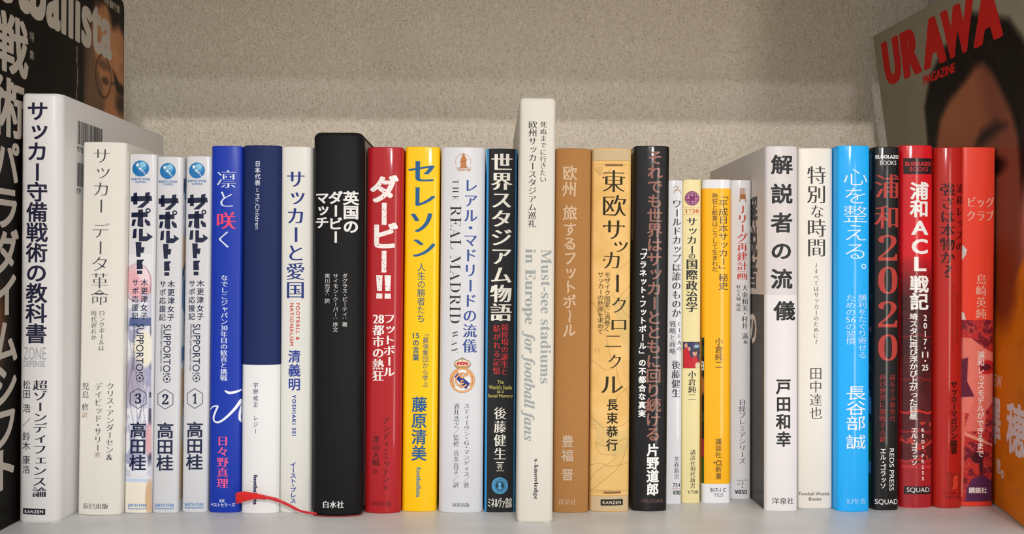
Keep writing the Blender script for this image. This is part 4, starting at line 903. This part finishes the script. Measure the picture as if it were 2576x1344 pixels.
# the cover design is drawn on its own flat grid (u from 440, z from 0) and laid on the twisted sheet
def to_sheet(u, z): return 1.05166*u+.03715*z-20.8-462, .00517*u+1.01966*z-4.156
def from_sheet(u, z):
    u = u+462+20.8; z = z+4.156; d = 1.05166*1.01966-.03715*.00517
    return (1.01966*u-.03715*z)/d, (1.05166*z-.00517*u)/d
def faceR(X, Y):
    u, Y = from_sheet(X, Y); X = u-Z1; n = vnoise(X, Y, 12, 3)*.6+vnoise(X, Y, 4, 6)*.4; n3 = vnoise(X*6, Y, 7, 8)
    img = base(X, (156, 149, 130))+((n-.5)*10)[..., None]
    hair = pol(u, Y, [(590, 100), (588, 225), (578, 242), (560, 255), (540, 262), (528, 268), (512, 262), (492, 255), (478, 240), (466, 226), (440, 190), (440, 100)], 5)
    img = blend(img, hair, (26, 20, 17)); img = blend(img, hair*(n3 > .72)*.5, (44, 34, 28))
    skin = pol(u, Y, [(577, 100), (577, 200), (570, 214), (556, 224), (538, 231), (526, 237), (518, 237), (508, 229), (498, 216), (490, 205), (484, 192), (478, 150), (470, 100)], 6)
    img = blend(img, skin, (172, 104, 72)); img = blend(img, skin*pol(u, Y, [(524, 240), (506, 240), (480, 190), (474, 90), (505, 90), (512, 190)], 14)*.55, (112, 62, 54))
    img = blend(img, ell(u, Y, 558, 214, 16, 14, 1.4)*skin*.35, (196, 128, 90))
    img = blend(img, pol(u, Y, [(531, 192), (522, 201), (505, 204), (494, 200), (506, 197), (520, 192)], 6)*.85, (40, 26, 24)); img = blend(img, ell(u, Y, 508, 180, 12, 5, .8), (40, 24, 22)); img = blend(img, ell(u, Y, 560, 180, 12, 5, .8), (40, 24, 22))
    img = blend(img, pol(u, Y, [(600, 104), (494, 108), (484, 122), (474, 134), (440, 140), (440, 0), (660, 0), (660, 104)], 3), (226, 128, 22)); low = (Y < 120)
    img = blend(img, low*np.clip((n-.55)*3, 0, 1)*.3, (160, 84, 20)); img = blend(img, ell(u, Y, 470, 150, 9, 26, .6), (206, 128, 110)); img = blend(img, ell(u, Y, 500, 118, 16, 22, .7), (134, 62, 30))
    return img
mg.ink.picture('cover_print', .3, 207.7, .6, 288, faceR, 1.15, lift=.03)
k = mg.ink; pl = k.place
def place2(x, z, lift):
    u, z = to_sheet(-x+Z1, z); return pl(-u, min(z, 288.3), lift)
k.place = place2; k.cuts = [(-q, 0) for q in range(0, 212, 5)]+[(q, 1) for q in range(0, 288, 6)]; rr = 'd42420'
k.finish = 'mag'
def mtext(t_, st, u_, z_, w_, h_, col):
    v, f, g_ = styled(t_, st); mn, mx = v.min(0), v.max(0); kx, ky = w_/(mx[0]-mn[0]+2*g_[0]), h_/(mx[1]-mn[1]+2*g_[1])
    k.add((v-(mn+mx)/2)*np.array((kx, ky))+np.array((-(u_-Z1), z_)), f, col, 1, (g_[0]*kx, g_[1]*ky))
for ch, u0, u1 in (('U', 637.5, 613.5), ('R', 611.5, 587), ('A', 584.5, 556), ('W', 560.5, 525), ('A', 526.5, 497)):
    mtext(ch, (.085, .03), (u0+u1)/2, 262, abs(u1-u0), 29.6, rr)
k.flush('masthead_lettering', 'large red capitals')
mtext('MAGAZINE', (.06, .02), 567, 241.6, 39.5, 5.6, rr); k.flush('masthead_subtitle', 'small red capitals')
wl = 'e9dcd8'
for t_, u_, z_, w_, h_, sty in (('INTERVIEW', 520, 67, 38, 6.5, 'gothic'), ('澤', 514, 46, 23, 25, 'heavy'), ('穂', 482, 46, 25, 26, 'heavy'), ('希', 452, 46, 25, 26, 'heavy'), ('。', 500, 20, 4.5, 4.5, 'bold'), ('意', 506, 23, 7, 8, 'bold')):
    mtext(t_, STY[sty], u_, z_, w_, h_, wl)
k.flush('headline_lettering', 'white headline on the orange foot of the cover')

bpy.data.objects.remove(_ob)
